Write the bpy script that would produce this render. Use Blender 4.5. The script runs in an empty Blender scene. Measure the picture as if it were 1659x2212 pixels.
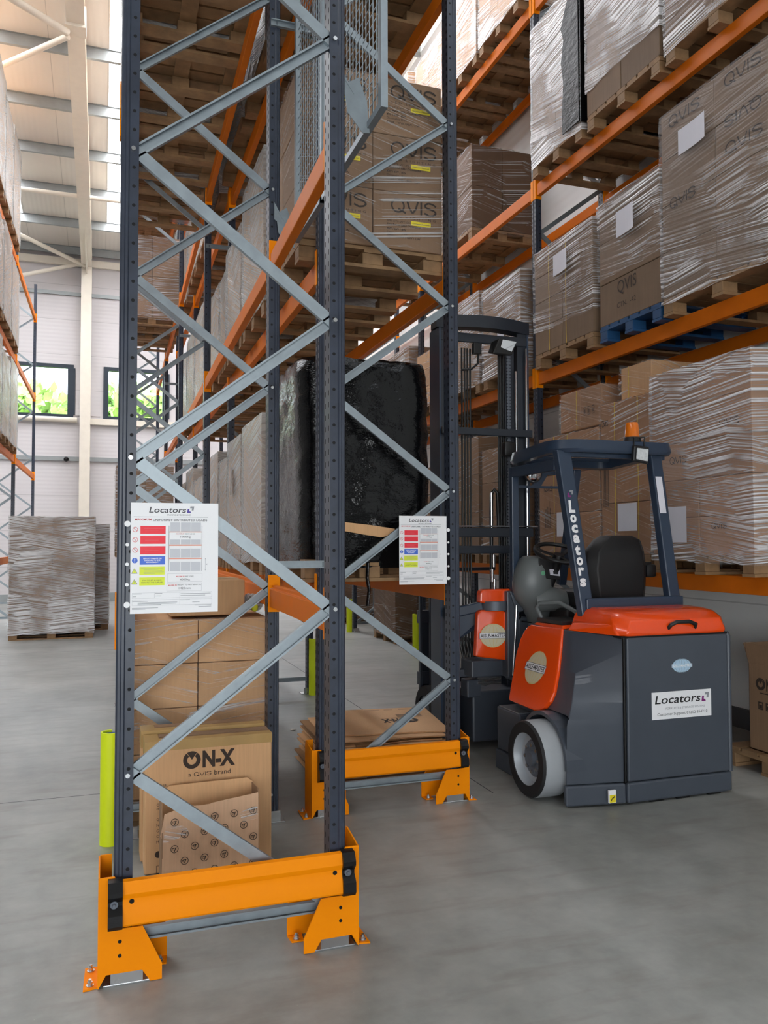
ROOF_E=7.5; WORLD=4.2; EXPO=0.9; FILL_GAP_H=3.9
import bpy, bmesh, math, random
from mathutils import Vector, Matrix, noise
random.seed(7)
SC = bpy.context.scene
COL = SC.collection
rad = math.radians

# ------------------------------------------------------------------ object helpers
class MB:
    """collects shapes in one bmesh and links it as ONE mesh object"""
    def __init__(self):
        self.bm = bmesh.new()
    def hexa(self, p):
        v = [self.bm.verts.new(q) for q in p]
        for f in ((0,3,2,1),(4,5,6,7),(0,1,5,4),(1,2,6,5),(2,3,7,6),(3,0,4,7)):
            self.bm.faces.new([v[i] for i in f])
        return v
    def box(self, x0,x1,y0,y1,z0,z1, bev=0.0, seg=2):
        v = self.hexa([(x0,y0,z0),(x1,y0,z0),(x1,y1,z0),(x0,y1,z0),(x0,y0,z1),(x1,y0,z1),(x1,y1,z1),(x0,y1,z1)])
        if bev > 0:
            es = {e for q in v for e in q.link_edges}
            bmesh.ops.bevel(self.bm, geom=list(es), offset=bev, segments=seg, affect='EDGES', profile=.5)
        return self
    def bar(self, p0, p1, w, h, up=(0,0,1)):
        p0 = Vector(p0); p1 = Vector(p1); d = (p1-p0).normalized(); u = Vector(up)
        s = d.cross(u)
        if s.length < 1e-4: s = d.cross(Vector((0,1,0)))
        s.normalize(); u = s.cross(d).normalized()
        s = s*w/2; u = u*h/2
        self.hexa([p0-s-u, p0+s-u, p1+s-u, p1-s-u, p0-s+u, p0+s+u, p1+s+u, p1-s+u])
        return self
    def sweep(self, prof, p0, p1, side):
        """closed 2D profile (a along side, b along side x dir) swept p0 -> p1"""
        p0 = Vector(p0); p1 = Vector(p1); d = (p1-p0).normalized()
        s = Vector(side); s = (s - d*s.dot(d)).normalized(); t = d.cross(s)
        n = len(prof)
        A = [self.bm.verts.new(p0+s*a+t*b) for a,b in prof]
        B = [self.bm.verts.new(p1+s*a+t*b) for a,b in prof]
        for i in range(n):
            j = (i+1) % n
            self.bm.faces.new((A[i],A[j],B[j],B[i]))
        self.bm.faces.new(A[::-1]); self.bm.faces.new(B)
        return self
    def prism(self, pts, vec):
        """polygon of 3D points extruded by vec"""
        vec = Vector(vec)
        A = [self.bm.verts.new(p) for p in pts]
        B = [self.bm.verts.new(Vector(p)+vec) for p in pts]
        n = len(A)
        for i in range(n):
            j = (i+1) % n
            self.bm.faces.new((A[i],A[j],B[j],B[i]))
        self.bm.faces.new(A[::-1]); self.bm.faces.new(B)
        return self
    def poly(self, pts):
        self.bm.faces.new([self.bm.verts.new(p) for p in pts]); return self
    def cyl(self, p0, p1, r0, r1=None, n=16, caps=True):
        r1 = r0 if r1 is None else r1
        p0 = Vector(p0); p1 = Vector(p1); d = (p1-p0).normalized()
        s = d.orthogonal().normalized(); t = d.cross(s)
        A=[];B=[]
        for i in range(n):
            a = 2*math.pi*i/n; q = s*math.cos(a)+t*math.sin(a)
            A.append(self.bm.verts.new(p0+q*r0)); B.append(self.bm.verts.new(p1+q*r1))
        for i in range(n):
            j=(i+1)%n; self.bm.faces.new((A[i],A[j],B[j],B[i]))
        if caps: self.bm.faces.new(A[::-1]); self.bm.faces.new(B)
        return self
    def tube(self, pts, r, n=8, closed=False):
        pts=[Vector(p) for p in pts]; rings=[]
        m=len(pts)
        prev=None
        for i,p in enumerate(pts):
            a = pts[(i-1)%m] if (closed or i>0) else p
            b = pts[(i+1)%m] if (closed or i<m-1) else p
            d=(b-a).normalized()
            if prev is None: s=d.orthogonal().normalized()
            else: s=(prev-d*prev.dot(d)).normalized()
            prev=s; t=d.cross(s)
            rr = r[i] if isinstance(r,(list,tuple)) else r
            rings.append([self.bm.verts.new(p+(s*math.cos(2*math.pi*k/n)+t*math.sin(2*math.pi*k/n))*rr) for k in range(n)])
        for i in range(m if closed else m-1):
            A=rings[i];B=rings[(i+1)%m]
            for k in range(n):
                l=(k+1)%n; self.bm.faces.new((A[k],A[l],B[l],B[k]))
        if not closed:
            self.bm.faces.new(rings[0][::-1]); self.bm.faces.new(rings[-1])
        return self
    def loft(self, rings, caps=True):
        R=[[self.bm.verts.new(p) for p in r] for r in rings]
        n=len(R[0])
        for A,B in zip(R,R[1:]):
            for k in range(n):
                l=(k+1)%n; self.bm.faces.new((A[k],A[l],B[l],B[k]))
        if caps: self.bm.faces.new(R[0][::-1]); self.bm.faces.new(R[-1])
        return self
    def lathe(self, prof, c, axis='Z', n=24):
        """profile (r, h) about an axis through c"""
        rings=[]
        for r,h in prof:
            ring=[]
            for k in range(n):
                a=2*math.pi*k/n; u,v=r*math.cos(a),r*math.sin(a)
                q={'Z':(u,v,h),'X':(h,u,v),'Y':(v,h,u)}[axis]
                ring.append(Vector(c)+Vector(q))
            rings.append(ring)
        return self.loft(rings,caps=False)
    def ell(self, c, rx,ry,rz, n=12, m=8):
        self.lathe([(math.sin(math.pi*i/m),-math.cos(math.pi*i/m)) if 0<i<m else (.001,-1 if i==0 else 1) for i in range(m+1)], (0,0,0), n=n)
        for v in self.bm.verts[-n*(m+1):] if False else list(self.bm.verts)[-n*(m+1):]:
            v.co=Vector((c[0]+v.co.x*rx, c[1]+v.co.y*ry, c[2]+v.co.z*rz))
        return self
    def mesh(self, name):
        bmesh.ops.recalc_face_normals(self.bm, faces=self.bm.faces[:])
        me=bpy.data.meshes.new(name); self.bm.to_mesh(me); self.bm.free(); return me
    def obj(self, name, mat, parent=None, smooth=None, loc=None, bevel=0):
        me=self.mesh(name)
        return link(name, me, mat, parent, smooth, loc, bevel)

def link(name, me, mat, parent=None, smooth=None, loc=None, bevel=0):
    if mat is not None and not me.materials: me.materials.append(mat)
    o=bpy.data.objects.new(name, me); COL.objects.link(o)
    if parent is not None: o.parent=parent
    if loc is not None: o.location=loc
    if smooth:
        for p in me.polygons: p.use_smooth=True
        me.set_sharp_from_angle(angle=rad(smooth))
    if bevel:
        b=o.modifiers.new('bevel','BEVEL'); b.width=bevel; b.segments=2; b.limit_method='ANGLE'; b.angle_limit=rad(35)
    return o

def tag(o, label=None, cat=None, group=None, kind=None):
    if label: o['label']=label
    if cat: o['category']=cat
    if group: o['group']=group
    if kind: o['kind']=kind
    return o
def thing(name, loc, label, cat, group=None, rz=0):
    o=bpy.data.objects.new(name,None); COL.objects.link(o); o.location=loc; o.rotation_euler=(0,0,rz)
    o.empty_display_size=.1
    return tag(o,label,cat,group)
def copy_tree(o, parent=None):
    c=o.copy(); COL.objects.link(c)
    if parent is not None: c.parent=parent
    for ch in o.children: copy_tree(ch,c)
    return c

# ------------------------------------------------------------------ text
_ts=bpy.data.scenes.new('lettering_scratch'); _tc={}
def text_geo(s, bold=0.0, shear=0.0, spacing=1.0):
    k=(s,bold,shear,spacing)
    if k not in _tc:
        cu=bpy.data.curves.new('t','FONT'); cu.body=s; cu.size=1; cu.offset=bold; cu.shear=shear; cu.resolution_u=3
        cu.space_character=spacing
        ob=bpy.data.objects.new('t',cu); _ts.collection.objects.link(ob)
        vl=_ts.view_layers[0]; vl.update(); dg=vl.depsgraph; dg.update()
        me=bpy.data.meshes.new_from_object(ob.evaluated_get(dg))
        vs=[(v.co.x,v.co.y) for v in me.vertices]; fs=[tuple(p.vertices) for p in me.polygons]
        bpy.data.objects.remove(ob); bpy.data.curves.remove(cu); bpy.data.meshes.remove(me)
        _tc[k]=(vs,fs)
    return _tc[k]
def text_into(verts, faces, s, o, xd, yd, w, h, bold=0, shear=0, spacing=1, lift=.0012):
    """fit string s into the box with corner o spanned by xd*w, yd*h"""
    vs,fs=text_geo(s,bold,shear,spacing)
    if not vs: return
    x0=min(v[0] for v in vs);x1=max(v[0] for v in vs);y0=min(v[1] for v in vs);y1=max(v[1] for v in vs)
    xd=Vector(xd).normalized();yd=Vector(yd).normalized();n=xd.cross(yd);o=Vector(o)+n*lift
    if h is None: h=w*(y1-y0)/(x1-x0)
    if w is None: w=h*(x1-x0)/(y1-y0)
    b=len(verts)
    for x,y in vs: verts.append(o+xd*((x-x0)/(x1-x0)*w)+yd*((y-y0)/(y1-y0)*h))
    for f in fs: faces.append(tuple(b+i for i in f))
class Flat:
    """printed marks lying on one plane: text, rectangles, discs; one mesh"""
    def __init__(self,o,xd,yd,lift=.0012):
        self.o=Vector(o);self.x=Vector(xd).normalized();self.y=Vector(yd).normalized();self.n=self.x.cross(self.y);self.l=lift;self.v=[];self.f=[]
    def P(self,u,v): return self.o+self.x*u+self.y*v+self.n*self.l
    def text(self,s,u,v,w,h,**k):
        text_into(self.v,self.f,s,self.o+self.x*u+self.y*v,self.x,self.y,w,h,lift=self.l,**k);return self
    def poly(self,pts):
        b=len(self.v);self.v+=[self.P(*p) for p in pts];self.f.append(tuple(range(b,b+len(pts))));return self
    def rect(self,u0,u1,v0,v1): return self.poly([(u0,v0),(u1,v0),(u1,v1),(u0,v1)])
    def frame(self,u0,u1,v0,v1,t):
        self.rect(u0,u1,v0,v0+t);self.rect(u0,u1,v1-t,v1);self.rect(u0,u0+t,v0+t,v1-t);return self.rect(u1-t,u1,v0+t,v1-t)
    def disc(self,u,v,r,n=24,ry=None):
        ry=ry or r
        return self.poly([(u+r*math.cos(2*math.pi*i/n),v+ry*math.sin(2*math.pi*i/n)) for i in range(n)])
    def arc(self,u,v,r0,r1,a0=0,a1=360,n=24,sy=1):
        for i in range(n):
            a=rad(a0+(a1-a0)*i/n);b=rad(a0+(a1-a0)*(i+1)/n)
            self.poly([(u+r0*math.cos(a),v+sy*r0*math.sin(a)),(u+r1*math.cos(a),v+sy*r1*math.sin(a)),(u+r1*math.cos(b),v+sy*r1*math.sin(b)),(u+r0*math.cos(b),v+sy*r0*math.sin(b))])
        return self
    def line(self,u0,v0,u1,v1,t):
        d=Vector((u1-u0,v1-v0));n=Vector((-d.y,d.x)).normalized()*t/2
        return self.poly([(u0-n.x,v0-n.y),(u1-n.x,v1-n.y),(u1+n.x,v1+n.y),(u0+n.x,v0+n.y)])
    def pl(self,pts,t):
        for a,b in zip(pts,pts[1:]): self.line(*a,*b,t)
        return self
    def obj(self,name,mat,parent):
        me=bpy.data.meshes.new(name);me.from_pydata([tuple(v) for v in self.v],[],self.f);me.update()
        return link(name,me,mat,parent)
def qvis(F,u,v,w,h):
    """wide rounded logo word in line strokes"""
    t=h*.13
    F.arc(u+w*.16,v+h*.5,w*.115,w*.15,n=22,sy=h*.46/(w*.135))
    F.line(u+w*.17,v+h*.3,u+w*.33,v+h*.03,t)
    F.pl([(u+w*.36,v+h*.95),(u+w*.41,v+h*.4),(u+w*.48,v+h*.08),(u+w*.55,v+h*.4),(u+w*.60,v+h*.95)],t)
    F.line(u+w*.67,v+h*.03,u+w*.67,v+h*.95,t)
    F.pl([(u+w,v+h*.74),(u+w*.93,v+h*.9),(u+w*.83,v+h*.94),(u+w*.76,v+h*.82),(u+w*.75,v+h*.66),(u+w*.82,v+h*.56),(u+w*.95,v+h*.46),(u+w,v+h*.3),(u+w*.95,v+h*.12),(u+w*.85,v+h*.05),(u+w*.74,v+h*.2)],t)
    return F
def onx(F,u,v,w,h):
    r=h*.52;cx=u+r;cy=v+h*.5
    F.arc(cx,cy,r*.52,r,128,412,n=26)
    F.poly([(cx,cy+r*.04)]+[(cx+r*1.0*math.cos(rad(a)),cy+r*1.0*math.sin(rad(a))) for a in range(56,125,4)])
    F.text('N-X',u+r*2.2,v,w-r*2.2,h,bold=.045)
    return F
def arrow_logo(Fa,Fb,u,v,s):
    """two nested corner brackets: lower-left and upper-right"""
    Fa.poly([(u,v),(u+.58*s,v),(u+.5*s,v+.25*s),(u+.3*s,v+.25*s),(u+.36*s,v+.6*s),(u+.1*s,v+.6*s)])
    Fb.poly([(u+.45*s,v+.72*s),(u+.75*s,v+.72*s),(u+.68*s,v+.38*s),(u+.95*s,v+.38*s),(u+1.06*s,v+s),(u+.5*s,v+s)])
# ------------------------------------------------------------------ materials
M={}
def node_mat(name):
    m=bpy.data.materials.new(name); m.use_nodes=True; nt=m.node_tree; nt.nodes.clear()
    out=nt.nodes.new('ShaderNodeOutputMaterial')
    return m,nt,out
def srgb(r,g,b):
    f=lambda c:(c/255/12.92 if c/255<=.04045 else ((c/255+.055)/1.055)**2.4)
    return (f(r),f(g),f(b),1)
class N:
    def __init__(s,nt): s.nt=nt
    def new(s,t,**k):
        n=s.nt.nodes.new(t)
        for a,b in k.items():
            if a.startswith('i_'): n.inputs[int(a[2:])].default_value=b
            else: setattr(n,a,b)
        return n
    def lk(s,a,b): s.nt.links.new(a,b)
    def math(s,op,a,b=None,c=None):
        n=s.new('ShaderNodeMath',operation=op)
        for i,x in enumerate((a,b,c)):
            if x is None: continue
            if isinstance(x,(int,float)): n.inputs[i].default_value=x
            else: s.lk(x,n.inputs[i])
        return n.outputs[0]
    def noise(s,vec,scale,detail=3,rough=.55):
        n=s.new('ShaderNodeTexNoise'); n.inputs['Scale'].default_value=scale; n.inputs['Detail'].default_value=detail; n.inputs['Roughness'].default_value=rough
        if vec is not None: s.lk(vec,n.inputs['Vector'])
        return n.outputs['Fac']
    def ramp(s,fac,stops):
        n=s.new('ShaderNodeValToRGB'); cr=n.color_ramp
        while len(cr.elements)<len(stops): cr.elements.new(.5)
        for e,(p,c) in zip(cr.elements,stops): e.position=p; e.color=c if isinstance(c,tuple) else (c,c,c,1)
        s.lk(fac,n.inputs[0]); return n.outputs[0]
    def mix(s,fac,a,b,bt='MIX'):
        n=s.new('ShaderNodeMix',data_type='RGBA',blend_type=bt)
        for i,x in ((0,fac),(6,a),(7,b)):
            if isinstance(x,(int,float)): n.inputs[i].default_value=x
            elif isinstance(x,tuple): n.inputs[i].default_value=x
            else: s.lk(x,n.inputs[i])
        return n.outputs[2]
    def bump(s,h,strength,dist=.01):
        n=s.new('ShaderNodeBump'); n.inputs['Strength'].default_value=strength; n.inputs['Distance'].default_value=dist; s.lk(h,n.inputs['Height']); return n.outputs[0]
def pbsdf(q,col=None,rough=.5,metal=0.,spec=.5,coat=0.):
    b=q.new('ShaderNodeBsdfPrincipled')
    if col is not None:
        if isinstance(col,tuple): b.inputs['Base Color'].default_value=col
        else: q.lk(col,b.inputs['Base Color'])
    if isinstance(rough,(int,float)): b.inputs['Roughness'].default_value=rough
    else: q.lk(rough,b.inputs['Roughness'])
    b.inputs['Metallic'].default_value=metal; b.inputs['Specular IOR Level'].default_value=spec; b.inputs['Coat Weight'].default_value=coat
    return b
def simple(key,rgb,rough=.5,metal=0.,spec=.5,var=.06,nscale=6.,coat=0.,bump=0.,bscale=200.):
    m,nt,out=node_mat(key); q=N(nt)
    tc=q.new('ShaderNodeTexCoord').outputs['Object']
    nz=q.noise(tc,nscale,4)
    c=srgb(*rgb); lo=tuple(x*(1-var) for x in c[:3])+(1,); hi=tuple(min(1,x*(1+var)) for x in c[:3])+(1,)
    b=pbsdf(q,q.ramp(nz,[(.3,lo),(.7,hi)]),q.math('ADD',q.math('MULTIPLY',nz,.16),rough-.08),metal,spec,coat)
    if bump: q.lk(q.bump(q.noise(tc,bscale,2),bump,.002),b.inputs['Normal'])
    q.lk(b.outputs[0],out.inputs[0]); M[key]=m; return m
simple('orange',(255,146,0),.5,var=.02,spec=.12)
simple('beam_orange',(214,110,16),.5,spec=.2,var=.06)  # same coat as the guards, darkened to stand in for dimmer light aloft
simple('rubber',(16,15,16),.4,spec=.3,bump=.3)
simple('galv',(150,160,166),.42,.55,var=.10,nscale=14)
simple('zinc',(200,202,204),.25,.9)
simple('yellow',(222,240,8),.5,var=.03)
simple('foam',(52,96,150),.8)
simple('wood',(150,118,84),.75,var=.25,nscale=9,bump=.3,bscale=60)
simple('wood_dark',(128,92,66),.8,var=.25,nscale=9)
simple('bluepal',(28,76,122),.55,var=.15)
simple('ink',(58,46,38),.8)
simple('ink_grey',(80,80,84),.7)
simple('white',(244,244,246),.5,var=.01)
simple('paper',(226,226,236),.7,var=.02)
simple('red',(244,44,62),.5,var=.01)
simple('blue',(70,112,216),.5,var=.01)
simple('lime',(226,238,60),.5,var=.01)
simple('diagram_grey',(204,206,212),.6,var=.01)
simple('salmon',(232,150,128),.6,var=.01)
simple('faint_red',(226,120,124),.6,var=.01)
simple('purple',(84,70,160),.5,var=.01)
simple('magenta',(134,34,120),.5,var=.01)
simple('mid_grey',(150,152,158),.6,var=.01)
simple('sticker_yellow',(240,220,30),.5,var=.02)
simple('strap',(216,182,70),.5)
simple('tape',(176,142,86),.35,var=.1)
simple('truck_orange',(255,82,14),.22,var=.02,coat=.5)
simple('truck_grey',(70,76,86),.40,var=.05,coat=.1)
simple('truck_navy',(48,62,82),.32,var=.05)
simple('mast_black',(38,44,54),.38,var=.10)
simple('plastic_grey',(112,117,118),.38,var=.06)
simple('plastic_black',(26,26,28),.42,var=.05)
simple('seat_black',(24,24,26),.55,bump=.4,bscale=300)
simple('tyre_tread',(164,168,172),.75,var=.06)
simple('tyre_black',(26,26,28),.7)
simple('rim',(172,178,184),.45,.2)
simple('hub',(104,110,120),.5,.3)
simple('chrome',(225,228,232),.12,1.)
simple('mirror',(235,238,242),.03,1.,var=.0)
simple('hose',(20,20,22),.4)
simple('cream',(222,212,180),.5,var=.02)
simple('pale_blue',(176,206,228),.5,var=.02)
simple('gold_line',(226,196,120),.5,var=.01)
simple('amber',(232,120,20),.15,var=.05,coat=.6)
simple('lamp_glass',(214,218,220),.12,var=.15,nscale=60)
simple('green_button',(120,190,150),.4)
simple('steel_white',(232,222,206),.55,var=.03)
simple('purlin',(156,160,160),.45,.3,var=.06)
simple('window_frame',(36,48,60),.45)
simple('cavity',(12,10,10),.9)
simple('leaf',(186,214,120),.7,var=.35,nscale=1.5)
simple('leaf_b',(160,200,104),.7,var=.35,nscale=1.5)
simple('bark',(90,80,60),.9)
simple('grass',(120,150,70),.9,var=.3,nscale=1.)
simple('debris',(205,200,190),.8)
simple('card_edge',(150,112,74),.85)

def cardboard(key,rgb,var=.10):
    m,nt,out=node_mat(key); q=N(nt)
    tc=q.new('ShaderNodeTexCoord').outputs['Object']
    oi=q.new('ShaderNodeObjectInfo').outputs['Random']
    mp=q.new('ShaderNodeMapping'); q.lk(tc,mp.inputs[0]); mp.inputs['Scale'].default_value=(30,30,1.2)
    n1=q.noise(mp.outputs[0],3,3); n2=q.noise(tc,2.2,4)
    c=srgb(*rgb)
    f=lambda k:tuple(min(1,x*k) for x in c[:3])+(1,)
    a=q.ramp(n2,[(.3,f(1-var)),(.7,f(1+var))])
    a=q.mix(.35,a,q.ramp(n1,[(.35,f(.86)),(.65,f(1.1))]))
    v=q.math('ADD',q.math('MULTIPLY',oi,.26),.87)
    hs=q.new('ShaderNodeHueSaturation'); q.lk(v,hs.inputs['Value']); q.lk(a,hs.inputs['Color'])
    b=pbsdf(q,hs.outputs[0],.72,0,.3)
    q.lk(q.bump(n1,.12,.003),b.inputs['Normal'])
    q.lk(b.outputs[0],out.inputs[0]); M[key]=m
cardboard('card',(208,164,120)); cardboard('card_b',(146,116,90)); cardboard('card_new',(222,182,148)); cardboard('card_dark',(104,78,56)); cardboard('card_shaded',(130,108,88)); cardboard('card_pink',(168,128,98))  # upper wall rack boards darkened in colour in place of dimmer light

def upright_mat():
    m,nt,out=node_mat('navy_upright'); q=N(nt)
    tc=q.new('ShaderNodeTexCoord').outputs['Object']
    g=q.new('ShaderNodeNewGeometry')
    sx=q.new('ShaderNodeSeparateXYZ'); q.lk(tc,sx.inputs[0])
    nx=q.new('ShaderNodeSeparateXYZ'); q.lk(g.outputs['Normal'],nx.inputs[0])
    x,y,z=sx.outputs
    dz=q.math('SUBTRACT',q.math('MODULO',z,.075),.0375)
    d=q.math('SQRT',q.math('ADD',q.math('MULTIPLY',x,x),q.math('MULTIPLY',dz,dz)))
    hole=q.math('LESS_THAN',d,.0068)
    fy=q.math('GREATER_THAN',q.math('ABSOLUTE',nx.outputs[1]),.7)
    side=q.math('MULTIPLY',hole,fy)
    dy=q.math('LESS_THAN',q.math('ABSOLUTE',q.math('SUBTRACT',q.math('ABSOLUTE',y),.026)),.006)
    dz2=q.math('LESS_THAN',q.math('ABSOLUTE',q.math('SUBTRACT',q.math('MODULO',z,.05),.025)),.011)
    fx=q.math('GREATER_THAN',q.math('ABSOLUTE',nx.outputs[0]),.7)
    front=q.math('MULTIPLY',q.math('MULTIPLY',dy,dz2),fx)
    h=q.math('MAXIMUM',side,front)
    nz=q.noise(tc,12,4)
    c=q.ramp(nz,[(.3,srgb(44,50,63)),(.7,srgb(55,62,77))])
    c=q.mix(h,c,(.004,.004,.005,1))
    b=pbsdf(q,c,q.math('ADD',q.math('MULTIPLY',h,.5),.33),0,.5)
    q.lk(b.outputs[0],out.inputs[0]); M['upright']=m
upright_mat()

def film_mat(key,base,streak,tint,angle,seed,dens,zf=None):
    m,nt,out=node_mat(key); q=N(nt)
    tc=q.new('ShaderNodeTexCoord').outputs['Object']
    oi=q.new('ShaderNodeObjectInfo').outputs['Random']
    sx=q.new('ShaderNodeSeparateXYZ'); q.lk(tc,sx.inputs[0]); x,y,z=sx.outputs
    u=q.math('SUBTRACT',q.math('MULTIPLY',x,.9),y)
    def layer(an,sc,off):
        vv=q.math('ADD',z,q.math('MULTIPLY',u,an)); cb=q.new('ShaderNodeCombineXYZ')
        q.lk(q.math('ADD',q.math('MULTIPLY',u,.24),q.math('MULTIPLY',oi,37.)),cb.inputs[0]); q.lk(q.math('MULTIPLY',vv,sc),cb.inputs[1]); cb.inputs[2].default_value=seed+off
        return q.noise(cb.outputs[0],1.9,2,.5)
    zone=q.ramp(q.noise(tc,1.7,1),[(.47,0.),(.53,1.)])        # neighbouring wraps run at different slants
    mz=q.new('ShaderNodeMix',data_type='FLOAT'); q.lk(zone,mz.inputs[0]); q.lk(layer(angle,46.,0.),mz.inputs[2]); q.lk(layer(-angle*.5,36.,7.),mz.inputs[3])
    s1=mz.outputs[0]
    band=q.noise(tc,1.5,3)
    st=q.ramp(s1,[(dens,0.),(dens+.12,1.)])
    bm=q.ramp(band,[(.36,.12),(.60,1.)])
    if zf: bm=q.math('MULTIPLY',bm,q.ramp(q.math('DIVIDE',z,2.),[(zf[0]/2,1.),(zf[1]/2,.16)]))
    f=q.math('ADD',q.math('MULTIPLY',q.math('MULTIPLY',st,bm),streak),base)  # streaks: whitish film folds, plus specular shine painted in as opaque white
    tr=q.new('ShaderNodeBsdfTransparent')
    b=pbsdf(q,srgb(*tint),.22,0,.6)
    q.lk(q.bump(s1,.9,.012),b.inputs['Normal'])
    mx=q.new('ShaderNodeMixShader'); q.lk(f,mx.inputs[0]); q.lk(tr.outputs[0],mx.inputs[1]); q.lk(b.outputs[0],mx.inputs[2])
    q.lk(mx.outputs[0],out.inputs[0]); M[key]=m
film_mat('film',.06,.85,(236,234,236),.10,1.,.49)
film_mat('film_heavy',.10,.90,(240,240,244),.16,2.,.46)
film_mat('film_light',.03,.70,(232,230,230),.30,3.,.54)
film_mat('film_base',.06,.95,(238,236,238),.14,6.,.46,(.45,.95))
film_mat('film_white',.18,.78,(246,246,248),.2,5.,.42)
film_mat('film_milky',.52,.35,(206,208,208),.4,4.,.45)
def black_film(key,ro,sp):
    m,nt,out=node_mat(key); q=N(nt)
    tc=q.new('ShaderNodeTexCoord').outputs['Object']
    mp=q.new('ShaderNodeMapping'); q.lk(tc,mp.inputs[0]); mp.inputs['Scale'].default_value=(3,3,7)
    n1=q.noise(mp.outputs[0],1.8,5,.6); n2=q.noise(tc,12,3)
    b=pbsdf(q,(.003,.003,.0035,1),ro,0,sp)
    q.lk(q.bump(q.math('ADD',n1,q.math('MULTIPLY',n2,.25)),.42,.03),b.inputs['Normal'])
    q.lk(b.outputs[0],out.inputs[0]); M[key]=m
black_film('black_film',.12,.35); black_film('black_film_dull',.32,.12)
def floor_mat():
    m,nt,out=node_mat('polished_concrete'); q=N(nt)
    tc=q.new('ShaderNodeTexCoord').outputs['Object']
    n1=q.noise(tc,.9,6,.62); n2=q.noise(tc,7,5,.6); n3=q.noise(tc,60,2)
    mp=q.new('ShaderNodeMapping'); q.lk(tc,mp.inputs[0]); mp.inputs['Rotation'].default_value=(0,0,.5); mp.inputs['Scale'].default_value=(1,5,1)
    n4=q.noise(mp.outputs[0],1.6,4)
    c=q.ramp(n1,[(.3,srgb(122,125,121)),(.50,srgb(150,153,149)),(.72,srgb(172,174,169))])
    c=q.mix(.35,c,q.ramp(n2,[(.3,srgb(120,119,115)),(.7,srgb(174,173,168))]))
    c=q.mix(q.math('MULTIPLY',q.ramp(n4,[(.52,0.),(.72,1.)]),.35),c,srgb(112,101,92))
    c=q.mix(q.ramp(n3,[(.74,0.),(.8,.5)]),c,srgb(176,174,168))
    r=q.math('ADD',q.math('MULTIPLY',n2,.22),.30)
    b=pbsdf(q,c,r,0,.45)
    q.lk(q.bump(n2,.06,.004),b.inputs['Normal'])
    q.lk(b.outputs[0],out.inputs[0]); M['floor']=m
floor_mat()
def clad_mat(key,rgb,axis,pitch):
    m,nt,out=node_mat(key); q=N(nt)
    tc=q.new('ShaderNodeTexCoord').outputs['Object']
    sx=q.new('ShaderNodeSeparateXYZ'); q.lk(tc,sx.inputs[0]); z=sx.outputs[axis]
    fr=q.math('FRACT',q.math('DIVIDE',z,pitch)); seam=q.math('LESS_THAN',fr,.012)
    rib=q.math('SINE',q.math('MULTIPLY',z,2*math.pi/.11))
    nz=q.noise(tc,1.2,3)
    c=srgb(*rgb); lo=tuple(x*.96 for x in c[:3])+(1,)
    col=q.mix(seam,q.ramp(nz,[(.3,lo),(.7,c)]),tuple(x*.7 for x in c[:3])+(1,))
    b=pbsdf(q,col,.6,0,.3)
    q.lk(q.bump(rib,.12,.006),b.inputs['Normal'])
    q.lk(b.outputs[0],out.inputs[0]); M[key]=m
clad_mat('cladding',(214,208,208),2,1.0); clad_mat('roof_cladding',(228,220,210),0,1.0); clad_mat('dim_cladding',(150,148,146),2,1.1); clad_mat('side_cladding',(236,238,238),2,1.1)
def glow(key,rgb,s):
    m,nt,out=node_mat(key); q=N(nt)
    e=q.new('ShaderNodeEmission'); e.inputs[0].default_value=srgb(*rgb); e.inputs[1].default_value=s
    q.lk(e.outputs[0],out.inputs[0]); M[key]=m
glow('rooflight',(248,250,255),ROOF_E if 'ROOF_E' in globals() else 9.0)
def glass():
    m,nt,out=node_mat('glass'); q=N(nt)
    tr=q.new('ShaderNodeBsdfTransparent'); tr.inputs[0].default_value=(.95,.98,1,1)
    g=q.new('ShaderNodeBsdfGlossy'); g.inputs['Roughness'].default_value=.02
    mx=q.new('ShaderNodeMixShader'); mx.inputs[0].default_value=.06
    q.lk(tr.outputs[0],mx.inputs[1]); q.lk(g.outputs[0],mx.inputs[2]); q.lk(mx.outputs[0],out.inputs[0]); M['glass']=m
glass()
# ------------------------------------------------------------------ camera
F=1758.5; H=1.65
def make_camera():
    cd=bpy.data.cameras.new('camera'); co=bpy.data.objects.new('camera',cd); COL.objects.link(co)
    cd.sensor_fit='HORIZONTAL'; cd.sensor_width=36; cd.lens=36*F/1659; cd.clip_end=200
    yaw,pit,rol=rad(19.065),rad(2.163),rad(-.137)
    r=Vector((math.cos(yaw),-math.sin(yaw),0)); f=Vector((math.sin(yaw),math.cos(yaw),0)); u=Vector((0,0,1))
    f2=f*math.cos(pit)+u*math.sin(pit); u2=u*math.cos(pit)-f*math.sin(pit)
    r3=r*math.cos(rol)+u2*math.sin(rol); u3=u2*math.cos(rol)-r*math.sin(rol)
    m=Matrix(((r3.x,u3.x,-f2.x,0),(r3.y,u3.y,-f2.y,0),(r3.z,u3.z,-f2.z,H),(0,0,0,1)))
    co.matrix_world=m; SC.camera=co
make_camera()
SC.view_settings.view_transform='Standard'; SC.view_settings.look='None'; SC.view_settings.gamma=1; SC.view_settings.use_curve_mapping=False
SC.view_settings.exposure=EXPO; SC.cycles.diffuse_bounces=3

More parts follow.
